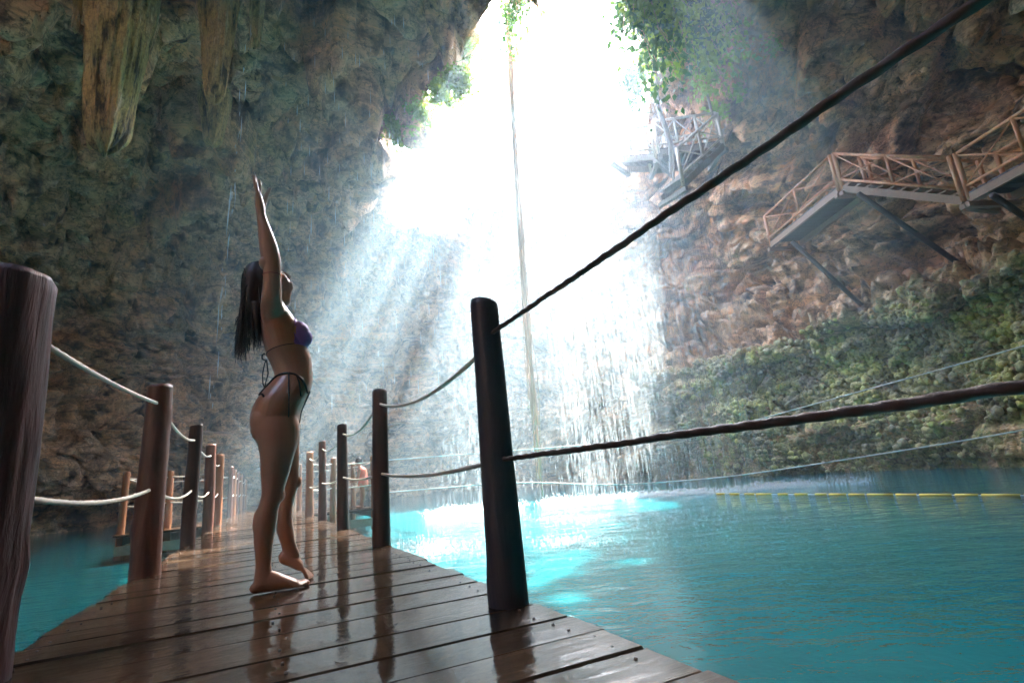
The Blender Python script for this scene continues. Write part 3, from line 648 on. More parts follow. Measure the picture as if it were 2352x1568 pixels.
wk1, _ = walkway("walkway", c4, c4 + [.55, -4.2, 0], 1.2, "nearest orange railed wooden walkway high at the right picture edge", 3)
wk2, _ = walkway("walkway", c4 + [-.06, .12, 0], c1 + [.06, -.12, 0], 1.1, "orange railed stair flight between the two upper right walkway landings", 2, True)
wk3, _ = walkway("walkway", c1, c1 + [-.3, 4.0, 0], 1.2, "middle railed walkway landing half lost in the light shaft on the right", 2)
for (px, py, yy, qx, qy, par) in ((1990, 458, 14.0, 2212, 612, wk2), (1832, 566, 16.6, 1978, 700, wk3), (2290, 455, 11.2, 2400, 530, wk1)):
    p = at(px, py, yy); h = wall_hit(qx, qy); h = p + (h - p) * 1.06
    seg(par, "strut", p + (p - h) * .08, h, .075, DARKT, 10)
ca = at(1655, 327, 15.6); al = at(1512, 346, 15.6)
wa, _ = walkway("walkway", al, ca, 1.1, "small railed lookout landing hanging in the glare beside the hanging plants", 3, rm=SUNLITW)
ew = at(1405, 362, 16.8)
wb_, _ = walkway("walkway", ew, al + [-.1, 0.1, -.1], 1.0, "far left bay of railed walkway almost dissolved in the white glare", 2, rm=SUNLITW)
ws, _ = walkway("walkway", at(1568, 418, 14.2), ca + [0, -.15, -.15], .9, "steep stair flight descending under the small lookout landing", 2, True, False, rm=SUNLITW)
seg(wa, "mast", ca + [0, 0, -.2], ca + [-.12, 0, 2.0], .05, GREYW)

# ================================================================== PLANTS
def leaf_quads(mb_, C, size, rs, droop=.3, asp=.32):
    for c in C:
        d = rs.normal(size=3); d[2] -= droop * 2; d /= np.linalg.norm(d); u = np.cross(d, rs.normal(size=3)); u /= np.linalg.norm(u) + 1e-9; n = np.cross(d, u)
        L = size * rs.uniform(.6, 1.4); w_ = L * asp
        mb_.add([c, c + d * L * .45 + u * w_ + n * L * .08, c + d * L - n * L * .12, c + d * L * .45 - u * w_ + n * L * .08], [(0, 1, 2), (0, 2, 3)])
def bush(name, anchor, ext, n, size, label, m=LEAFB, droop=.4, seed=0, group="plants hanging round the roof opening", stems=5, cat="plant"):
    rs = np.random.default_rng(seed); anchor = np.array(anchor, float); e = empty(name, anchor, label, cat, group)
    f = MB(); s = MB(); ext = np.array(ext, float)
    per = n // stems
    for k in range(stems):
        tip = anchor + ext * rs.uniform(.5, 1.0) * 1.0 + rs.normal(size=3) * np.linalg.norm(ext) * .22
        P = cat_pts(anchor + rs.normal(size=3) * .12, tip, -.08 * np.linalg.norm(ext), 10); s.tube(P, np.linspace(.022, .006, 10), 5)
        t = rs.uniform(.05, 1.0, per); base = np.stack([np.interp(t, np.linspace(0, 1, 10), P[:, c]) for c in range(3)], -1)
        leaf_quads(f, base + rs.normal(size=(per, 3)) * .16 * (0.5 + np.linalg.norm(ext) * .3), size, rs, droop)
    f.build("foliage", m, e); s.build("stem", ROOTM, e); return e
def palm(name, anchor, label, fr=11, L=1.3, seed=0, face=(1, -.3, .2)):
    rs = np.random.default_rng(seed); anchor = np.array(anchor, float); e = empty(name, anchor, label, "plant", "plants hanging round the roof opening")
    for k in range(fr):
        d = np.array(face, float) + rs.normal(size=3) * .7; d /= np.linalg.norm(d); P = cat_pts(anchor, anchor + d * L * rs.uniform(.7, 1.15) - [0, 0, .25], -.22, 14)
        a = MB(); a.tube(P, np.linspace(.014, .004, 14), 4); T = np.gradient(P, axis=0)
        for i in range(3, 14):
            t = T[i] / np.linalg.norm(T[i]); sd_ = np.cross(t, [0, 0, 1]); sd_ /= np.linalg.norm(sd_) + 1e-9
            for sg in (-1, 1):
                q = P[i] + (sd_ * sg * .8 + t * .8 - np.array([0, 0, .25])) * .30 * math.sin(math.pi * (i - 1) / 15); w_ = t * .022
                a.add([P[i] - w_, P[i] + w_, q], [(0, 1, 2)])
        a.build("frond", LEAFB, e)
    return e
def rim_pt(px, py, yy): return at(px, py, yy)
def lip(px, py): h = wall_hit(px, py, 10); return at(px, py, h[1] - .35)
palm("palm_plant", lip(1062, 138), "small palm with spiky fronds jutting from the left lip of the roof opening", 15, 1.2, 3)
for k, (px, py, lab) in enumerate(((1032, 172, "yellow green shrub just below the small palm on the left lip"), (1000, 208, "second leafy shrub below the palm on the left lip"), (955, 246, "third leafy shrub on the left lip, above the lowest one"), (905, 290, "lowest leafy shrub on the left lip beside the orange ledge"))):
    bush("rim_shrub", lip(px, py), (.45, -.15, -.75), 700, .17, lab, LEAFB, .4, 21 + k, stems=9)
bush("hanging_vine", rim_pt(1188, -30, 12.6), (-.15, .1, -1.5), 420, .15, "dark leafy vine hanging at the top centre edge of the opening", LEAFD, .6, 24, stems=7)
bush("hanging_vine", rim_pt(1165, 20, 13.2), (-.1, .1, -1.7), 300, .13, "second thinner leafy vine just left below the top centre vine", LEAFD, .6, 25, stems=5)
vr = [(1450, 0, 13.0), (1482, 110, 14.0), (1524, 0, 13.2), (1585, -20, 13.0), (1606, 90, 14.0), (1468, -60, 12.6), (1440, 180, 15.4), (1628, 10, 13.3)]
vl = ["top left", "upper middle left", "top middle", "top right", "right", "highest", "palest far left", "outermost right"]
for k, (px, py, yy) in enumerate(vr):
    h = wall_hit(px, py); yy = h[1] - .25 if h[1] > 8 else yy
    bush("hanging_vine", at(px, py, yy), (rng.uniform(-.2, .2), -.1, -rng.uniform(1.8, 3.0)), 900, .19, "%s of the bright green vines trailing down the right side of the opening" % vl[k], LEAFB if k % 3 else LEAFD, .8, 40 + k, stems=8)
for k, (px, py, lab) in enumerate(((1768, 100, "tiny bright green fern on the rock right of the light shafts"), (1690, 205, "small fern tuft on the rock edge inside the right light shaft"), (1655, 245, "fern tuft dangling just left of the small fern in the shaft"))):
    h = wall_hit(px, py); bush("fern", at(px, py, h[1] - .25), (.1, -.1, -.35), 160, .13, lab, LEAFB, .3, 70 + k, stems=5)
def blocker_tree(base, clumps, label, seed):  # added tree, its leaf clumps set along sun lines to streak the light
    rs = np.random.default_rng(seed); base = np.array(base, float); e = empty("blocker_tree", base, label, "tree", "trees added over the roof opening to break the sun")
    f = MB(); tr = MB(); cs = [np.array([x, y, 13.7]) + SUND / SUND[2] * (z - 13.7) for x, y, z, rr in clumps]; mid = np.mean(cs, 0) * [.6, .6, 0] + base * [.4, .4, 0] + [0, 0, min(c[2] for c in cs) - 3]
    tr.tube(cat_pts(base, mid, -.5, 12), np.linspace(.30, .18, 12), 9)
    for k_i, (c, (x, y, z, rr)) in enumerate(zip(cs, clumps)):
        if k_i % 6 == 0: tr.tube(cat_pts(mid, c, -.4, 10), np.linspace(.12, .03, 10), 6)
        n = int(45 + 420 * rr * rr); d = rs.normal(size=(n, 3)); d /= np.linalg.norm(d, axis=1)[:, None]; P = c + d * rr * rs.uniform(.1, 1, (n, 1)) ** .5; leaf_quads(f, P, .12 + .6 * rr, rs, .3, .3)
    f.build("blocker_leaves", LEAFD, e); tr.build("trunk", ROOTM, e)
def blocker_line(sl_, y0, y1, z, rr, n, rs):  # row of leaf clumps placed to cast one dark streak
    out = []
    for t in np.linspace(0, 1, n):
        y = y0 + (y1 - y0) * t; p = onz(CX + 248 + sl_ * (y + 504), y, 13.7); out.append((p[0] + rs.normal() * rr * .3, p[1], z + 1.5 * t, rr * rs.uniform(.7, 1.2)))
    return out
def blocker_fringe(n, rs):                               # leaf clumps added to soften the near and right sunlight edge, thinning inwards
    R_ = np.array([(1.0, 11.7), (2.4, 11.2), (3.9, 11.7), (4.9, 13.4), (5.9, 16.0), (6.6, 19.0)]); out = []
    for i in range(n):
        t = rs.uniform(0, 5); k = min(int(t), 4); p = R_[k] + (R_[k + 1] - R_[k]) * (t - k); q = CC - p; q /= np.linalg.norm(q); p = p + q * (abs(rs.normal()) * .75 - .2)
        out.append((p[0], p[1], 27 + rs.uniform(0, 3), rs.uniform(.08, .2)))
    return out
_r = np.random.default_rng(31)
blocker_tree((-4, 37, 17), blocker_line(-.50, 120, 430, 28, .10, 14, _r) + blocker_line(-.445, 40, 430, 28, .13, 16, _r) + blocker_line(-.395, 0, 430, 29, .09, 16, _r) + blocker_line(-.345, -40, 430, 29, .12, 18, _r) + blocker_line(-.285, -60, 330, 30, .10, 18, _r) + blocker_line(-.21, -60, 260, 30, .10, 14, _r) + blocker_line(-.13, -60, 200, 30, .08, 14, _r), "added tree above the far left rim, leaves placed to break the sunlight", 5)
blocker_tree((12, 31, 17), blocker_line(-.02, -80, 250, 29, .09, 16, _r) + blocker_line(.05, -80, 250, 29, .12, 18, _r) + blocker_line(.105, -80, 260, 30, .10, 18, _r) + blocker_line(.155, -80, 280, 30, .13, 18, _r) + blocker_line(.2, -80, 300, 30, .12, 16, _r) + blocker_fringe(90, _r), "added tree above the far right rim, leaves placed to break the sunlight", 6)
def root_bundle(name, pts, n, spread, r, label, m=ROOTM, seed=0):
    rs = np.random.default_rng(seed); P = np.array(pts, float); t = np.linspace(0, 1, len(P)); tt = np.linspace(0, 1, 60)
    C = np.stack([np.interp(tt, t, P[:, k]) for k in range(3)], -1); k_ = np.hanning(15); k_ /= k_.sum()
    C = np.stack([np.convolve(np.pad(C[:, c], 7, mode='reflect', reflect_type='odd'), k_, 'valid') for c in range(3)], -1)
    e = empty(name, P[-1], label, "root", "roots hanging from the roof opening")
    for i in range(n):
        o = rs.normal(size=3) * spread; o[2] = 0; ph = rs.uniform(0, 100)
        w_ = np.stack([vnoise(np.stack([tt * 5 + ph, tt * 0, tt * 0], -1), 1), vnoise(np.stack([tt * 5 + ph, tt * 0 + 3, tt * 0], -1), 2), tt * 0], -1) * spread * .8
        a = MB(); k0 = rs.integers(0, 10) if i else 0; k1 = 60 - (rs.integers(0, 14) if i else 0)
        a.tube((C + o * (0.4 + tt[:, None] * .9) + w_)[k0:k1], r * rs.uniform(.5, 1.2), 5); a.build("root_strand", m, e)
    return e
root_bundle("hanging_root", [at(1158, -60, 14.0), at(1175, 200, 14.2), at(1190, 450, 14.6), at(1208, 700, 15.0), at(1225, 900, 15.3), at(1243, 1140, 15.5)], 16, .085, .022, "long bundle of brown roots hanging from the opening down to the water", seed=1)
root_bundle("hanging_root", [at(1498, 60, 15.0), at(1512, 250, 15.0), at(1540, 330, 15.0), at(1548, 438, 15.0)], 4, .04, .05, "thick pale root hanging in front of the small lookout landing", GREYW, 2)
root_bundle("hanging_root", [at(1655, 330, 16.0), at(1668, 520, 16.0), at(1700, 720, 16.0)], 2, .03, .012, "thin root cord dangling on the right below the lookout landing", seed=3)
root_bundle("hanging_root", [at(905, 405, 19.5), at(970, 465, 19.0), at(1030, 520, 18.5)], 3, .12, .02, "thin slanting root cords by the orange ledge left of the glare", seed=4)

# ================================================================== FALLING WATER
def drops(name, XY, zr, lenr, wr, label, cat="waterfall", seed=0, m=None):
    rs = np.random.default_rng(seed); n = len(XY); z = rs.uniform(zr[0], zr[1], n); l = rs.uniform(*lenr, n) ; w_ = rs.uniform(*wr, n); a0 = rs.uniform(0, 6.28, n)
    V = np.zeros((n, 5, 3)); 
    for k in range(3):
        a = a0 + k * 2.0944; V[:, k, 0] = XY[:, 0] + w_ * np.cos(a); V[:, k, 1] = XY[:, 1] + w_ * np.sin(a); V[:, k, 2] = z - l * .15
    V[:, 3, :2] = XY; V[:, 3, 2] = z + l * .5; V[:, 4, :2] = XY; V[:, 4, 2] = z - l * .5
    b = (np.arange(n) * 5)[:, None, None]
    T = np.array([(0, 1, 3), (1, 2, 3), (2, 0, 3), (1, 0, 4), (2, 1, 4), (0, 2, 4)])[None] + b; T = T.reshape(-1, 3)
    me = bpy.data.meshes.new(name); me.from_pydata(V.reshape(-1, 3).tolist(), [], T.tolist()); me.materials.append(m or DROP); me.update()
    return link(name, me, None, label, cat, None, "stuff")
def strip(p, q, n, spread, rs, clump=6):
    c = rs.uniform(0, 1, clump); t = np.where(rs.uniform(size=n) < .55, c[rs.integers(0, clump, n)] + rs.normal(size=n) * .025, rs.uniform(0, 1, n))[:, None]
    return np.array(p)[None] + (np.array(q) - np.array(p))[None] * t + rs.normal(size=(n, 2)) * spread
rs = np.random.default_rng(3)
drops("falling_water", strip((1.2, 15.9), (6.6, 13.9), 17000, .30, rs, 12), (-.4, 13.5), (.03, .6), (.0016, .0052), "broad curtain of falling water streaks right of the hanging roots", seed=1)
drops("falling_water", strip((-2.4, 15.4), (-.2, 15.6), 5500, .34, rs, 5), (-.4, 14.5), (.03, .5), (.0016, .0052), "narrower curtain of falling water left of the hanging roots", seed=2)
drops("falling_water", strip((-1.0, 18.5), (5.5, 18.0), 4500, .9, rs, 9), (-.4, 15), (.05, .7), (.002, .006), "far sheet of water streaks falling behind the roots in the glare", seed=4)
drops("falling_water", strip((1.2, 15.9), (6.4, 13.9), 1600, .22, rs, 14), (0, 12.5), (1.0, 3.5), (.0015, .004), "long fine threads of water inside the broad right curtain", seed=8)
X = np.array([at(px, 400, yy)[:2] for px, yy in zip(rs.uniform(640, 1000, 130), rs.uniform(8, 13, 130))])
drops("roof_drips", X, (2, 11), (.15, .5), (.005, .009), "scattered drips falling from the dark roof left of the opening", "drips", 5, DRIP)
P = np.array([at(*np.array([np.interp(t, [0, .25, .5, .75, 1], [574, 551, 528, 505, 480]), 60 + 900 * t]), 5.5) for t in np.sort(rs.beta(1, 1.2, 46))])
q = MB()
for p in P:
    l = rs.choice([.04, .07, .12, .3]) * rs.uniform(.7, 1.4); p = p + rs.normal(size=3) * .018
    q.tube([p + [.0, 0, l / 2], p + [0, 0, l * .1], p - [.004, 0, l / 2]], [.001, rs.uniform(.0026, .0065), .0005], 6, False)
o = q.build("drip_stream", DRIP, label="thin broken stream of drips falling left of the raised hands", cat="drips", kind="stuff")
def splash(name, XY, hgt, size, label, seed=0):
    rs = np.random.default_rng(seed); n = len(XY); z = WATER_Z + np.abs(rs.normal(size=n)) * hgt; s = rs.uniform(*size, n)
    V = np.zeros((n, 6, 3)); V[:, :, :2] = XY[:, None]; V[:, :, 2] = z[:, None]
    for k, d in enumerate(((1, 0, 0), (0, 1, 0), (-1, 0, 0), (0, -1, 0), (0, 0, 1.5), (0, 0, -1))): V[:, k] += s[:, None] * np.array(d)
    b = (np.arange(n) * 6)[:, None, None]; T = np.array([(0, 1, 4), (1, 2, 4), (2, 3, 4), (3, 0, 4), (1, 0, 5), (2, 1, 5), (3, 2, 5), (0, 3, 5)])[None] + b
    me = bpy.data.meshes.new(name); me.from_pydata(V.reshape(-1, 3).tolist(), [], T.reshape(-1, 3).tolist()); me.materials.append(DROP); me.update()
    return link(name, me, None, label, "splash", None, "stuff")
splash("foam_and_glints", strip((.6, 16.1), (8.4, 13.2), 9000, .13, rs, 14), .08, (.006, .024), "long white line of splashing foam under the water curtain", 1)
splash("foam_and_glints", strip((-2.6, 15.4), (-.4, 15.6), 2600, .25, rs, 5), .09, (.008, .03), "short white splash line left of the near dark post", 2)
def patch(px, py, rx, ry, n, rs):
    return np.array([onz(px + rs.normal() * rx, py + rs.normal() * ry, WATER_Z)[:2] for _ in range(n)])
splash("foam_and_glints", patch(1000, 1258, 55, 14, 1100, rs), .03, (.004, .014), "sparkling splash patch beside the boardwalk edge left of the near post", 3)
splash("foam_and_glints", np.concatenate([patch(1300, 1190, 70, 7, 500, rs), patch(1330, 1243, 60, 8, 600, rs), patch(1560, 1190, 90, 10, 350, rs), patch(1480, 1210, 160, 40, 500, rs)]), .012, (.003, .012), "white droplet specks standing in for glints on the sunlit water", 4)  # water glints modelled as pale droplet specks
# spray clouds where the water lands
mm = bpy.data.materials.new("spray_mist"); mm.use_nodes = True; mt_ = mm.node_tree; mt_.nodes.clear()
pv2 = mt_.nodes.new("ShaderNodeVolumePrincipled"); pv2.inputs['Color'].default_value = (0.62, 0.85, 1.0, 1); pv2.inputs['Density'].default_value = 0.002; pv2.inputs['Anisotropy'].default_value = 0.42
mo2 = mt_.nodes.new("ShaderNodeOutputMaterial"); mt_.links.new(pv2.outputs[0], mo2.inputs['Volume'])
mm2 = mm.copy(); mm2.name = "thin_spray_mist"; mm2.node_tree.nodes[pv2.name].inputs['Density'].default_value = 0.0075
def mist(c, rad, label, mm=mm):
    bm = bmesh.new(); bmesh.ops.create_icosphere(bm, subdivisions=4, radius=1.0); me = bpy.data.meshes.new("mist"); 
    for v in bm.verts: v.co = Vector((v.co.x * rad[0], v.co.y * rad[1], v.co.z * rad[2]))
    bm.to_mesh(me); bm.free(); me.materials.append(mm); o = link("mist", me, None, label, "mist", None, "stuff"); o.location = c
mist((1.2, 19.0, 7.0), (3.2, 4.0, 9.0), "bright column of spray mist in the middle of the light")
mist((2.0, 17.0, 3.5), (5.0, 4.0, 5.0), "wide low bank of spray mist over the splashes")
mist((-3.4, 13.0, 5.5), (5.0, 6.5, 9.5), "soft spray drifting in the light left of the water curtain", mm2)
mist((6.2, 12.5, 6.5), (4.4, 6.0, 9.0), "soft spray drifting in the light shafts right of the water curtain", mm2)

# ================================================================== SWIMMER
WB = onz(640, 1350, 0.0); WS = np.array([WB[0], WB[1], 0.0]); WS /= np.linalg.norm(WS); VD = -WS; UD = np.array([WS[1], -WS[0], 0.0])
def pt(px, py, v=0.0):
    d = ray(px, py); k = ((WB + VD * v - CAM) @ WS) / (d @ WS); return CAM + d * k
def loft(mb_, secs, n=22, sub=3, ex=2.0):
    S = []
    for (bx, by, fx, fy, v, b) in secs:
        pb, pf = pt(bx, by, v), pt(fx, fy, v); S.append(np.concatenate([(pb + pf) / 2, (pf - pb) / 2, [b]]))
    S = np.array(S); m = len(S); T = np.linspace(0, m - 1, (m - 1) * sub + 1); O = []
    for t in T:
        i = min(int(t), m - 2); f = t - i; p0, p1, p2, p3 = S[max(i - 1, 0)], S[i], S[i + 1], S[min(i + 2, m - 1)]
        O.append(.5 * ((2 * p1) + (p2 - p0) * f + (2 * p0 - 5 * p1 + 4 * p2 - p3) * f * f + (3 * p1 - p0 - 3 * p2 + p3) * f ** 3))
    V = []; F = []
    for s in O:
        for k in range(n):
            a = 2 * math.pi * k / n; ca, sa = math.cos(a), math.sin(a)
            ca = math.copysign(abs(ca) ** (2 / ex), ca); sa = math.copysign(abs(sa) ** (2 / ex), sa)
            V.append(s[:3] + ca * s[3:6] + sa * s[6] * VD)
    m = len(O)
    F = [(i * n + k, i * n + (k + 1) % n, (i + 1) * n + (k + 1) % n, (i + 1) * n + k) for i in range(m - 1) for k in range(n)] + [tuple(range(n))[::-1], tuple(range((m - 1) * n, m * n))]
    mb_.add(V, F, True)
def ball(mb_, c, r, ax=None, n=14):
    c = np.array(c, float); X, Y, Z = ax if ax is not None else (np.array([1., 0, 0]), np.array([0, 1., 0]), np.array([0, 0, 1.])); r = np.broadcast_to(np.array(r, float), (3,))
    V = [c + Z * r[2]]; F = []
    for i in range(1, n):
        th = math.pi * i / n
        for k in range(2 * n):
            a = math.pi * k / n; V.append(c + X * r[0] * math.sin(th) * math.cos(a) + Y * r[1] * math.sin(th) * math.sin(a) + Z * r[2] * math.cos(th))
    V.append(c - Z * r[2]); w_ = 2 * n
    F += [(0, 1 + k, 1 + (k + 1) % w_) for k in range(w_)]
    for i in range(n - 2): F += [(1 + i * w_ + k, 1 + (i + 1) * w_ + k, 1 + (i + 1) * w_ + (k + 1) % w_, 1 + i * w_ + (k + 1) % w_) for k in range(w_)]
    e = len(V) - 1; b = 1 + (n - 2) * w_; F += [(e, b + (k + 1) % w_, b + k) for k in range(w_)]
    mb_.add(V, F, True)
def chain(mb_, P, r):
    P = np.array(P, float); mb_.tube(P, r, 10)
    ball(mb_, P[0], np.atleast_1d(r)[0] * .98, n=8); ball(mb_, P[-1], np.atleast_1d(np.broadcast_to(r, (len(P),)))[-1] * .98, n=8)
def remesh(mb_, name, mat_, vox, it=4, parent=None, fac=.5):
    o = link(name + "_tmp", mb_.mesh(name + "_tmp", None)); md = o.modifiers.new("r", 'REMESH'); md.mode = 'VOXEL'; md.voxel_size = vox; md.use_smooth_shade = True
    ms = o.modifiers.new("s", 'SMOOTH'); ms.factor = fac; ms.iterations = it
    dg = bpy.context.evaluated_depsgraph_get(); dg.update(); me = bpy.data.meshes.new_from_object(o.evaluated_get(dg)); bpy.data.objects.remove(o)
    me.name = name; me.materials.clear(); me.materials.append(mat_); me.polygons.foreach_set("use_smooth", np.ones(len(me.polygons), bool))
    return me
B = MB()
# trunk, from crotch to neck
loft(B, [(584, 1006, 680, 1004, 0, .12), (574, 982, 688, 968, 0, .158), (574, 955, 692, 945, 0, .168), (583, 928, 704, 918, 0, .168), (601, 903, 713, 898, 0, .155), (620, 882, 718, 880, 0, .138), (630, 864, 719, 864, 0, .125),
         (625, 846, 718, 845, 0, .118), (617, 828, 716, 826, 0, .12), (609, 806, 708, 805, 0, .128), (602, 780, 698, 780, 0, .136), (598, 756, 690, 756, 0, .142), (596, 732, 678, 737, 0, .148), (597, 710, 664, 718, 0, .145), (602, 692, 655, 704, 0, .11), (606, 682, 653, 697, 0, .065)], 30, 3, 2.3)
for sv in (1, -1):                                                    # glutes, bust
    ball(B, pt(612, 968, .075 * sv), (.082, .085, .092))
    ball(B, pt(611, 985, .075 * sv), (.075, .08, .08))
    ball(B, pt(694, 776, .07 * sv), (.052, .055, .056), (UD, VD, np.array([0, 0, 1.])))
    ball(B, pt(686, 765, .072 * sv), (.055, .06, .065), (UD, VD, np.array([0, 0, 1.])))
ball(B, pt(682, 902, 0), (.060, .11, .07), (UD, VD, np.array([0, 0, 1.])))
loft(B, [(603, 696, 657, 702, 0, .062), (604, 682, 655, 690, 0, .052), (604, 668, 655, 680, 0, .05), (604, 652, 658, 672, 0, .05)], 20, 3)
# near leg
loft(B, [(576, 965, 680, 950, .085, .078), (577, 985, 688, 978, .088, .088), (585, 1006, 687, 1002, .09, .088), (592, 1025, 684, 1020, .09, .086), (597, 1052, 675, 1050, .088, .078), (598, 1085, 665, 1086, .086, .066), (600, 1112, 656, 1114, .084, .058), (600, 1138, 648, 1143, .082, .052),
         (593, 1162, 641, 1164, .08, .05), (586, 1184, 638, 1187, .078, .053), (582, 1206, 635, 1208, .076, .053), (582, 1236, 629, 1240, .074, .046), (585, 1268, 625, 1270, .072, .037), (587, 1298, 623, 1299, .07, .032), (584, 1322, 626, 1318, .07, .034), (580, 1345, 624, 1340, .07, .034)], 26, 3)
ball(B, pt(641, 1136, .083), (.03, .034, .04))
ball(B, pt(601, 1200, .078), (.042, .046, .085))
def foot(hx, hy, tx, ty, v, lift=0.0, heel_r=.03, side=1):
    H_ = pt(hx, hy, v); T_ = pt(tx, ty, v)
    return H_, T_
def ground(p, z): q = np.array(p, float); q[2] = z; return q
g0 = onz(584, 1358, 0.0); v0 = (g0 - WB) @ VD; g1 = onz(690, 1343, 0.0)
# near foot, flat on the planks
hl = pt(592, 1345, .07); fz = lambda px, z, v=.07: ground(pt(px, 1345, v), z)
secF = [(583, .030, .026, .028), (592, .040, .036, .031), (606, .052, .05, .033), (622, .05, .052, .036), (640, .042, .044, .04), (656, .033, .034, .043), (672, .026, .026, .046), (684, .020, .019, .046)]
V = []; n_ = 20
for (px, cz, hh, b) in secF:
    c = fz(px, cz)
    for k in range(n_):
        a = 2 * math.pi * k / n_; z = max(-.004, c[2] + math.sin(a) * hh); q = c + VD * math.cos(a) * b; q[2] = z; V.append(q)
B.add(V, [(i * n_ + k, i * n_ + (k + 1) % n_, (i + 1) * n_ + (k + 1) % n_, (i + 1) * n_ + k) for i in range(len(secF) - 1) for k in range(n_)] + [tuple(range(n_))[::-1], tuple(range((len(secF) - 1) * n_, len(secF) * n_))], True)
ball(B, fz(588, .027), (.030, .030, .027))
for k, (dv, e, r) in enumerate(((.040, 686, .0085), (.022, 692, .009), (.004, 697, .0095), (-.015, 701, .0105), (-.036, 706, .014))):
    chain(B, [fz(674, .016, .07 + dv), fz(e - 7, .017, .07 + dv), fz(e, .010, .07 + dv)], [r * 1.1, r * 1.05, r])
# far leg, heel raised
loft(B, [(592, 975, 688, 965, -.085, .08), (600, 1000, 689, 992, -.09, .084), (606, 1035, 688, 1030, -.095, .078), (624, 1075, 687, 1072, -.10, .062), (638, 1104, 687, 1103, -.104, .055), (641, 1130, 681, 1130, -.108, .048), (637, 1160, 674, 1158, -.112, .048),
         (632, 1190, 672, 1186, -.118, .050), (633, 1212, 674, 1210, -.122, .048), (640, 1236, 677, 1234, -.126, .041), (647, 1256, 681, 1253, -.13, .033), (648, 1272, 687, 1266, -.132, .031), (643, 1284, 690, 1276, -.134, .03)], 24, 3)
ball(B, pt(681, 1106, -.106), (.028, .03, .036))
loft(B, [(639, 1276, 641, 1290, -.134, .022), (647, 1266, 647, 1295, -.135, .029), (661, 1263, 659, 1299, -.137, .033), (675, 1268, 671, 1304, -.14, .037), (688, 1280, 682, 1309, -.143, .04), (698, 1290, 693, 1311, -.145, .04)], 18, 3)
gz = onz(695, 1311, 0.0); vF = (gz - WB) @ VD
for k, (dv, e) in enumerate(((.034, 706), (.017, 709), (0, 712), (-.017, 714), (-.035, 717))):
    a = pt(692, 1302, -.145 + dv); b = pt(e, 1303, -.145 + dv); a[2] = max(a[2], .012); b[2] = .011
    chain(B, [a, (a + b) / 2 + [0, 0, .004], b], [.011, .0105, .010])
# arms
def arm(v, dx, hand=True):
    s = 1 if v > 0 else -1
    loft(B, [(612 + dx, 752, 640 + dx, 748, v * .45, .02), (603 + dx, 734, 652 + dx, 728, v * .60, .046), (598 + dx, 710, 652 + dx, 708, v * .8, .056), (599 + dx, 690, 648 + dx, 692, v * .92, .054), (602 + dx, 664, 647 + dx, 666, v, .046), (604 + dx, 634, 646 + dx, 634, v * 1.03, .042), (604 + dx, 612, 646 + dx, 610, v * 1.04, .040), (601 + dx, 594, 644 + dx, 590, v * 1.04, .039),
             (597 + dx, 566, 637 + dx, 563, v * 1.03, .038), (594 + dx, 530, 624 + dx, 529, v * 1.0, .034), (592 + dx, 508, 615 + dx, 507, v * .97, .028), (591 + dx, 494, 610 + dx, 493, v * .95, .026)], 22, 3)
    ball(B, pt(608 + dx, 604, v * 1.04), (.03, .03, .04))
    hv = v * .95
    loft(B, [(591 + dx, 497, 610 + dx, 495, hv, .026), (589 + dx, 482, 609 + dx, 480, hv, .031), (587 + dx, 466, 606 + dx, 464, hv, .038), (586 + dx, 452, 602 + dx, 451, hv, .041), (587 + dx, 446, 599 + dx, 446, hv, .038)], 18, 3)
    for (dv, K, r) in ((.033, [(594, 452), (592, 438), (590, 428), (590, 420)], .0075), (.012, [(593, 450), (589, 432), (586, 418), (584, 409)], .0085), (-.010, [(593, 449), (590, 430), (587, 414), (584, 404)], .0088), (-.031, [(595, 450), (597, 436), (598, 424), (596, 414)], .0085)):
        P_ = [pt(x + dx, y, hv + s * dv) for x, y in K]
        chain(B, P_, np.array([1.12, 1.05, .98, .82]) * r)
    chain(B, [pt(603 + dx, 478, hv - s * .022), pt(609 + dx, 462, hv - s * .034), pt(614 + dx, 447, hv - s * .040), pt(621 + dx, 433, hv - s * .043)], np.array([.016, .0135, .011, .009]))
arm(.185, 0)
arm(-.185, -2)
# head, tilted back
tp = np.array([.537, .843]); npx = np.array([.843, -.537])
hz_ = pt(625, 640) ; e_n = pt(625 + npx[0] * 40, 640 + npx[1] * 40) - hz_; e_n /= np.linalg.norm(e_n); e_t = pt(625 + tp[0] * 40, 640 + tp[1] * 40) - hz_; e_t /= np.linalg.norm(e_t)
HX = (e_n, VD, -e_t)
def hp(n_px, t_px, v=0.0):                                            # along the face's forward and down directions, from the cranium's centre
    return pt(612, 639, v) + e_n * n_px / 464 + e_t * t_px / 464
ball(B, hp(0, 0), (.094, .074, .092), HX, 20)
ball(B, hp(18, 22), (.062, .060, .075), HX, 16)
ball(B, hp(26, 40), (.050, .052, .052), HX, 16)
HD = lambda px, py, v=0.0: pt(px, py, v)
ball(B, HD(667, 662), (.020, .022, .019), HX, 10)                      # chin
ball(B, HD(655, 655), (.036, .036, .034), HX, 12)
ball(B, HD(668.5, 650.5), (.011, .020, .008), HX, 8); ball(B, HD(670.5, 656), (.010, .018, .008), HX, 8)   # lips
chain(B, [HD(653, 626), HD(659, 631), HD(664.5, 636)], [.008, .011, .013])   # nose
ball(B, HD(664, 638.5, .010), (.009, .008, .008), HX, 8); ball(B, HD(664, 638.5, -.010), (.009, .008, .008), HX, 8)
for sv in (1, -1):
    ball(B, HD(651, 641, .034 * sv), (.024, .026, .028), HX, 10)        # cheeks
    ball(B, HD(640, 648, .056 * sv), (.03, .016, .03), HX, 10)          # jaw
    ball(B, hp(2, 20, .074 * sv), (.018, .010, .030), HX, 10)           # ears
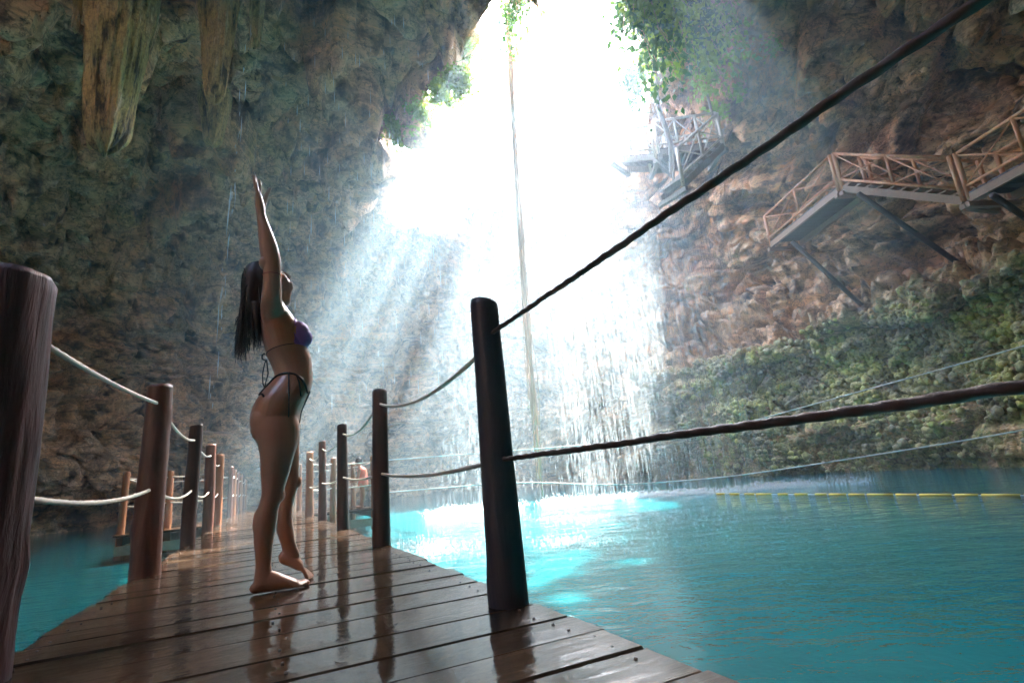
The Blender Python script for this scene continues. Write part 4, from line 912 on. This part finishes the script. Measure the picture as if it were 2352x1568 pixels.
chain(B, [pt(664, 664), pt(657, 676), pt(653, 690)], [.02, .03, .036])
body = remesh(B, "person", SKIN, .0042, 5)
girl = link("person", body, None, "woman in a purple and black bikini reaching both arms up on the wet boardwalk", "person")
bv = np.zeros(len(body.vertices) * 3); body.vertices.foreach_get("co", bv); bv = bv.reshape(-1, 3)
bvh = BVHTree.FromPolygons([tuple(p) for p in bv], [tuple(p.vertices) for p in body.polygons])
def inpoly(P, poly):
    x, y = P[:, 0], P[:, 1]; r = np.zeros(len(P), bool); q = poly[-1]
    for p in poly:
        c = ((p[1] > y) != (q[1] > y)) & (x < (q[0] - p[0]) * (y - p[1]) / (q[1] - p[1] + 1e-12) + p[0]); r ^= c; q = p
    return r
nrm = np.zeros(len(body.vertices) * 3); body.vertices.foreach_get("normal", nrm); nrm = nrm.reshape(-1, 3)
bvv = (bv - WB) @ VD; flat = proj(bv - bvv[:, None] * VD)
def garment(name, sel, off, m):
    fs = [tuple(p.vertices) for p in body.polygons if all(sel[i] for i in p.vertices)]
    if not fs: return
    ids = sorted({i for f in fs for i in f}); mp = {i: k for k, i in enumerate(ids)}; q = MB(); n = len(ids)
    V = [bv[i] + nrm[i] * off for i in ids] + [bv[i] - nrm[i] * .002 for i in ids]; F = [tuple(mp[i] for i in f) for f in fs]
    ed = {}
    for f in F:
        for a, b in zip(f, f[1:] + f[:1]): ed[(a, b)] = 1
    q.add(V, F + [(b, a, a + n, b + n) for (a, b) in ed if (b, a) not in ed], True); return q.build(name, m, girl)
poly = [(675, 728), (674, 803), (716, 803), (730, 780), (712, 745), (690, 722)]
garment("bikini_top", inpoly(flat, poly) & (np.abs(bvv) > .012) & (np.abs(bvv) < .135) & (nrm @ UD > -.3), .0045, PURP)
poly2 = [(705, 900), (699, 912), (690, 945), (684, 968), (696, 975), (735, 935), (735, 900)]
wid = np.interp(flat[:, 1], [895, 965], [.06, .018])
garment("bikini_bottom", inpoly(flat, poly2) & (np.abs(bvv) < wid) & (nrm @ UD > -.1), .0045, BLACKC)
def skin_line(K, r, name, off=.003, sides=(1,), m=BLACKC):
    K = np.array(K, float); t = np.linspace(0, len(K) - 1, (len(K) - 1) * 8 + 1); Q = np.stack([np.interp(t, np.arange(len(K)), K[:, c]) for c in (0, 1)], -1)
    k_ = np.hanning(9); k_ /= k_.sum(); Q = np.stack([np.convolve(np.pad(Q[:, c], 4, mode='reflect', reflect_type='odd'), k_, 'valid') for c in (0, 1)], -1)
    for sd_ in sides:
        P = []
        for x, y in Q:
            base = pt(x, y, 0); o_ = base + VD * sd_ * .6; h = bvh.ray_cast(Vector(o_), Vector(-VD * sd_), 1.2)
            if h[0] is not None: P.append(np.array(h[0]) + np.array(h[1]) * off)
            elif P or True:
                h = bvh.find_nearest(Vector(base)); P.append(np.array(h[0]) + np.array(h[1]) * off)
        q = MB(); q.tube(P, r, 8); q.build(name, m, girl)
skin_line([(597, 909), (606, 898), (616, 888), (627, 877), (638, 870), (650, 867), (664, 867), (678, 871), (690, 880), (699, 893), (704, 907)], .0062, "waist_strap", .003, (1, -1))
skin_line([(597, 909), (604, 912), (608, 920)], .006, "waist_strap", .002, (1, -1))
skin_line([(663, 868), (662, 900), (662, 935), (661, 966)], .0042, "tie_string", .004)
skin_line([(679, 872), (685, 890), (688, 918)], .0042, "tie_string", .004)
skin_line([(676, 801), (655, 804), (630, 809), (609, 815)], .0022, "back_string", .002, (1, -1))
skin_line([(677, 730), (668, 716), (660, 704)], .003, "neck_string", .002, (1, -1), PURP)
for K in ([(608, 812, 0), (602, 815, .01), (602, 824, .012), (610, 828, .004)], [(611, 826, 0), (607, 838, .01), (603, 860, .012), (604, 880, .012), (609, 893, .012)], [(612, 826, 0), (614, 842, .014), (616, 858, .018), (611, 876, .016), (607, 897, .014)]):
    P = np.array([pt(*k) for k in K]); t = np.linspace(0, len(P) - 1, 20); Q = np.stack([np.interp(t, np.arange(len(P)), P[:, c]) for c in range(3)], -1)
    q = MB(); q.tube(Q, .0036, 6); q.build("back_bow", BLACKC, girl)
q = MB(); cc_ = pt(625, 632, .19); q_ = [cc_ + UD * .047 * math.cos(a) + VD * .044 * math.sin(a) for a in np.linspace(0, 2 * math.pi, 30)]; q.tube(q_, .0022, 5, False); q.build("arm_band", simple("red_cord", (.25, .05, .04), .5), girl)
# eyes
for sv in (1, -1):
    q = MB(); ball(q, HD(647.5, 628.5, .027 * sv), .010, None, 8); q.build("eye", BLACKC, girl)
# hair
Hh = MB(); ball(Hh, hp(-6, -3), (.098, .094, .098), HX, 20)
loft(Hh, [(566, 612, 618, 606, 0, .07), (556, 632, 618, 640, 0, .088), (553, 660, 612, 665, 0, .09), (552, 690, 603, 690, 0, .088), (552, 715, 600, 715, 0, .08), (554, 738, 572, 742, .02, .05), (556, 752, 566, 756, .02, .02)], 24, 3)
loft(Hh, [(574, 700, 604, 700, .03, .07), (578, 735, 600, 738, .035, .055), (584, 760, 600, 764, .04, .035), (590, 782, 598, 786, .04, .012)], 18, 3)
hme = remesh(Hh, "hair", HAIRM, .006, 3)
cen = np.zeros(len(hme.vertices) * 3); hme.vertices.foreach_get("co", cen); cen = cen.reshape(-1, 3)
fc = (cen - hp(0, 0)) @ e_n; tt_ = (cen - hp(0, 0)) @ (-e_t)
bm = bmesh.new(); bm.from_mesh(hme); bm.verts.ensure_lookup_table()
bmesh.ops.delete(bm, geom=[v for v, a, b in zip(bm.verts, fc, tt_) if a > .052 + .1 * max(b, 0) and b < .085], context='VERTS'); bm.to_mesh(hme); bm.free()
hair = link("hair", hme, girl)
rs = np.random.default_rng(11); q = MB()
for i in range(280):
    v = rs.uniform(-.085, .085); x0 = rs.uniform(556, 604); y0 = rs.uniform(615, 660)
    far_ = rs.uniform() < .62
    x1 = rs.uniform(540, 574) if far_ else rs.uniform(573, 602); y1 = 730 + 110 * rs.beta(1.6, 1.3) if far_ else 730 + 88 * rs.beta(1.5, 1.4)
    xm = min(x0, rs.uniform(552, 572)) if far_ else rs.uniform(576, 598)
    K = np.array([(x0, y0), ((x0 + xm) / 2 - 3, 655), (xm, 695), ((xm + x1) / 2 + rs.normal() * 2, 730 if y1 > 760 else 722), (x1 + rs.normal() * 3, y1 - 18), (x1 + rs.normal() * 4, y1)])
    t = np.linspace(0, 5, 22); Q = np.stack([np.interp(t, np.arange(6), K[:, c]) for c in (0, 1)], -1); k_ = np.hanning(7); k_ /= k_.sum()
    Q = np.stack([np.convolve(np.pad(Q[:, c], 3, mode='reflect', reflect_type='odd'), k_, 'valid') for c in (0, 1)], -1)
    P = np.array([pt(x, y, v) for x, y in Q]); r = rs.uniform(.0010, .0042)
    q.tube(P, np.concatenate([np.full(14, r), np.linspace(r, .0006, 8)]), 5)
q.build("hair_strand", HAIRM, girl)['kind'] = 'stuff'

# ================================================================== CHILD ON THE PLATFORM
PB = deck(12.75, 2.02)
C2 = MB(); U2 = np.array([1., 0, 0]); 
def cp(x, z, y=0.0): return PB + np.array([x, y, z])
for sy, dx in ((-.06, .03), (.06, -.04)):
    chain(C2, [cp(.04, .52, sy), cp(.05 + dx, .28, sy), cp(.02 + dx, .05, sy)], [.062, .045, .032]); chain(C2, [cp(.02 + dx, .03, sy), cp(-.08 + dx, .025, sy)], [.03, .022])
chain(C2, [cp(.05, .52), cp(.06, .66), cp(.03, .82), cp(-.01, .88)], [.10, .09, .10, .07]); chain(C2, [cp(-.01, .88), cp(-.03, .95)], [.038, .035]); ball(C2, cp(-.05, 1.03), (.075, .068, .09))
for sy in (-.11, .11): chain(C2, [cp(.01, .85, sy), cp(-.02, .68, sy * 1.3), cp(-.16, .58, sy * 1.1), cp(-.2, .6, sy)], [.035, .03, .024, .024])
kid = link("person", remesh(C2, "person", SKIN, .011, 3), None, "child in a coral swim shirt standing on the platform by the ropes", "person")
q = MB(); q.tube([cp(.05, .46), cp(.06, .56), cp(.06, .66), cp(.035, .80), cp(0, .89)], [.112, .115, .105, .115, .075], 16); q.build("swim_shirt", simple("coral_fabric", (.75, .20, .13), .6), kid)
q = MB(); ball(q, cp(-.04, 1.05), (.08, .074, .088)); q.build("hair", HAIRM, kid)
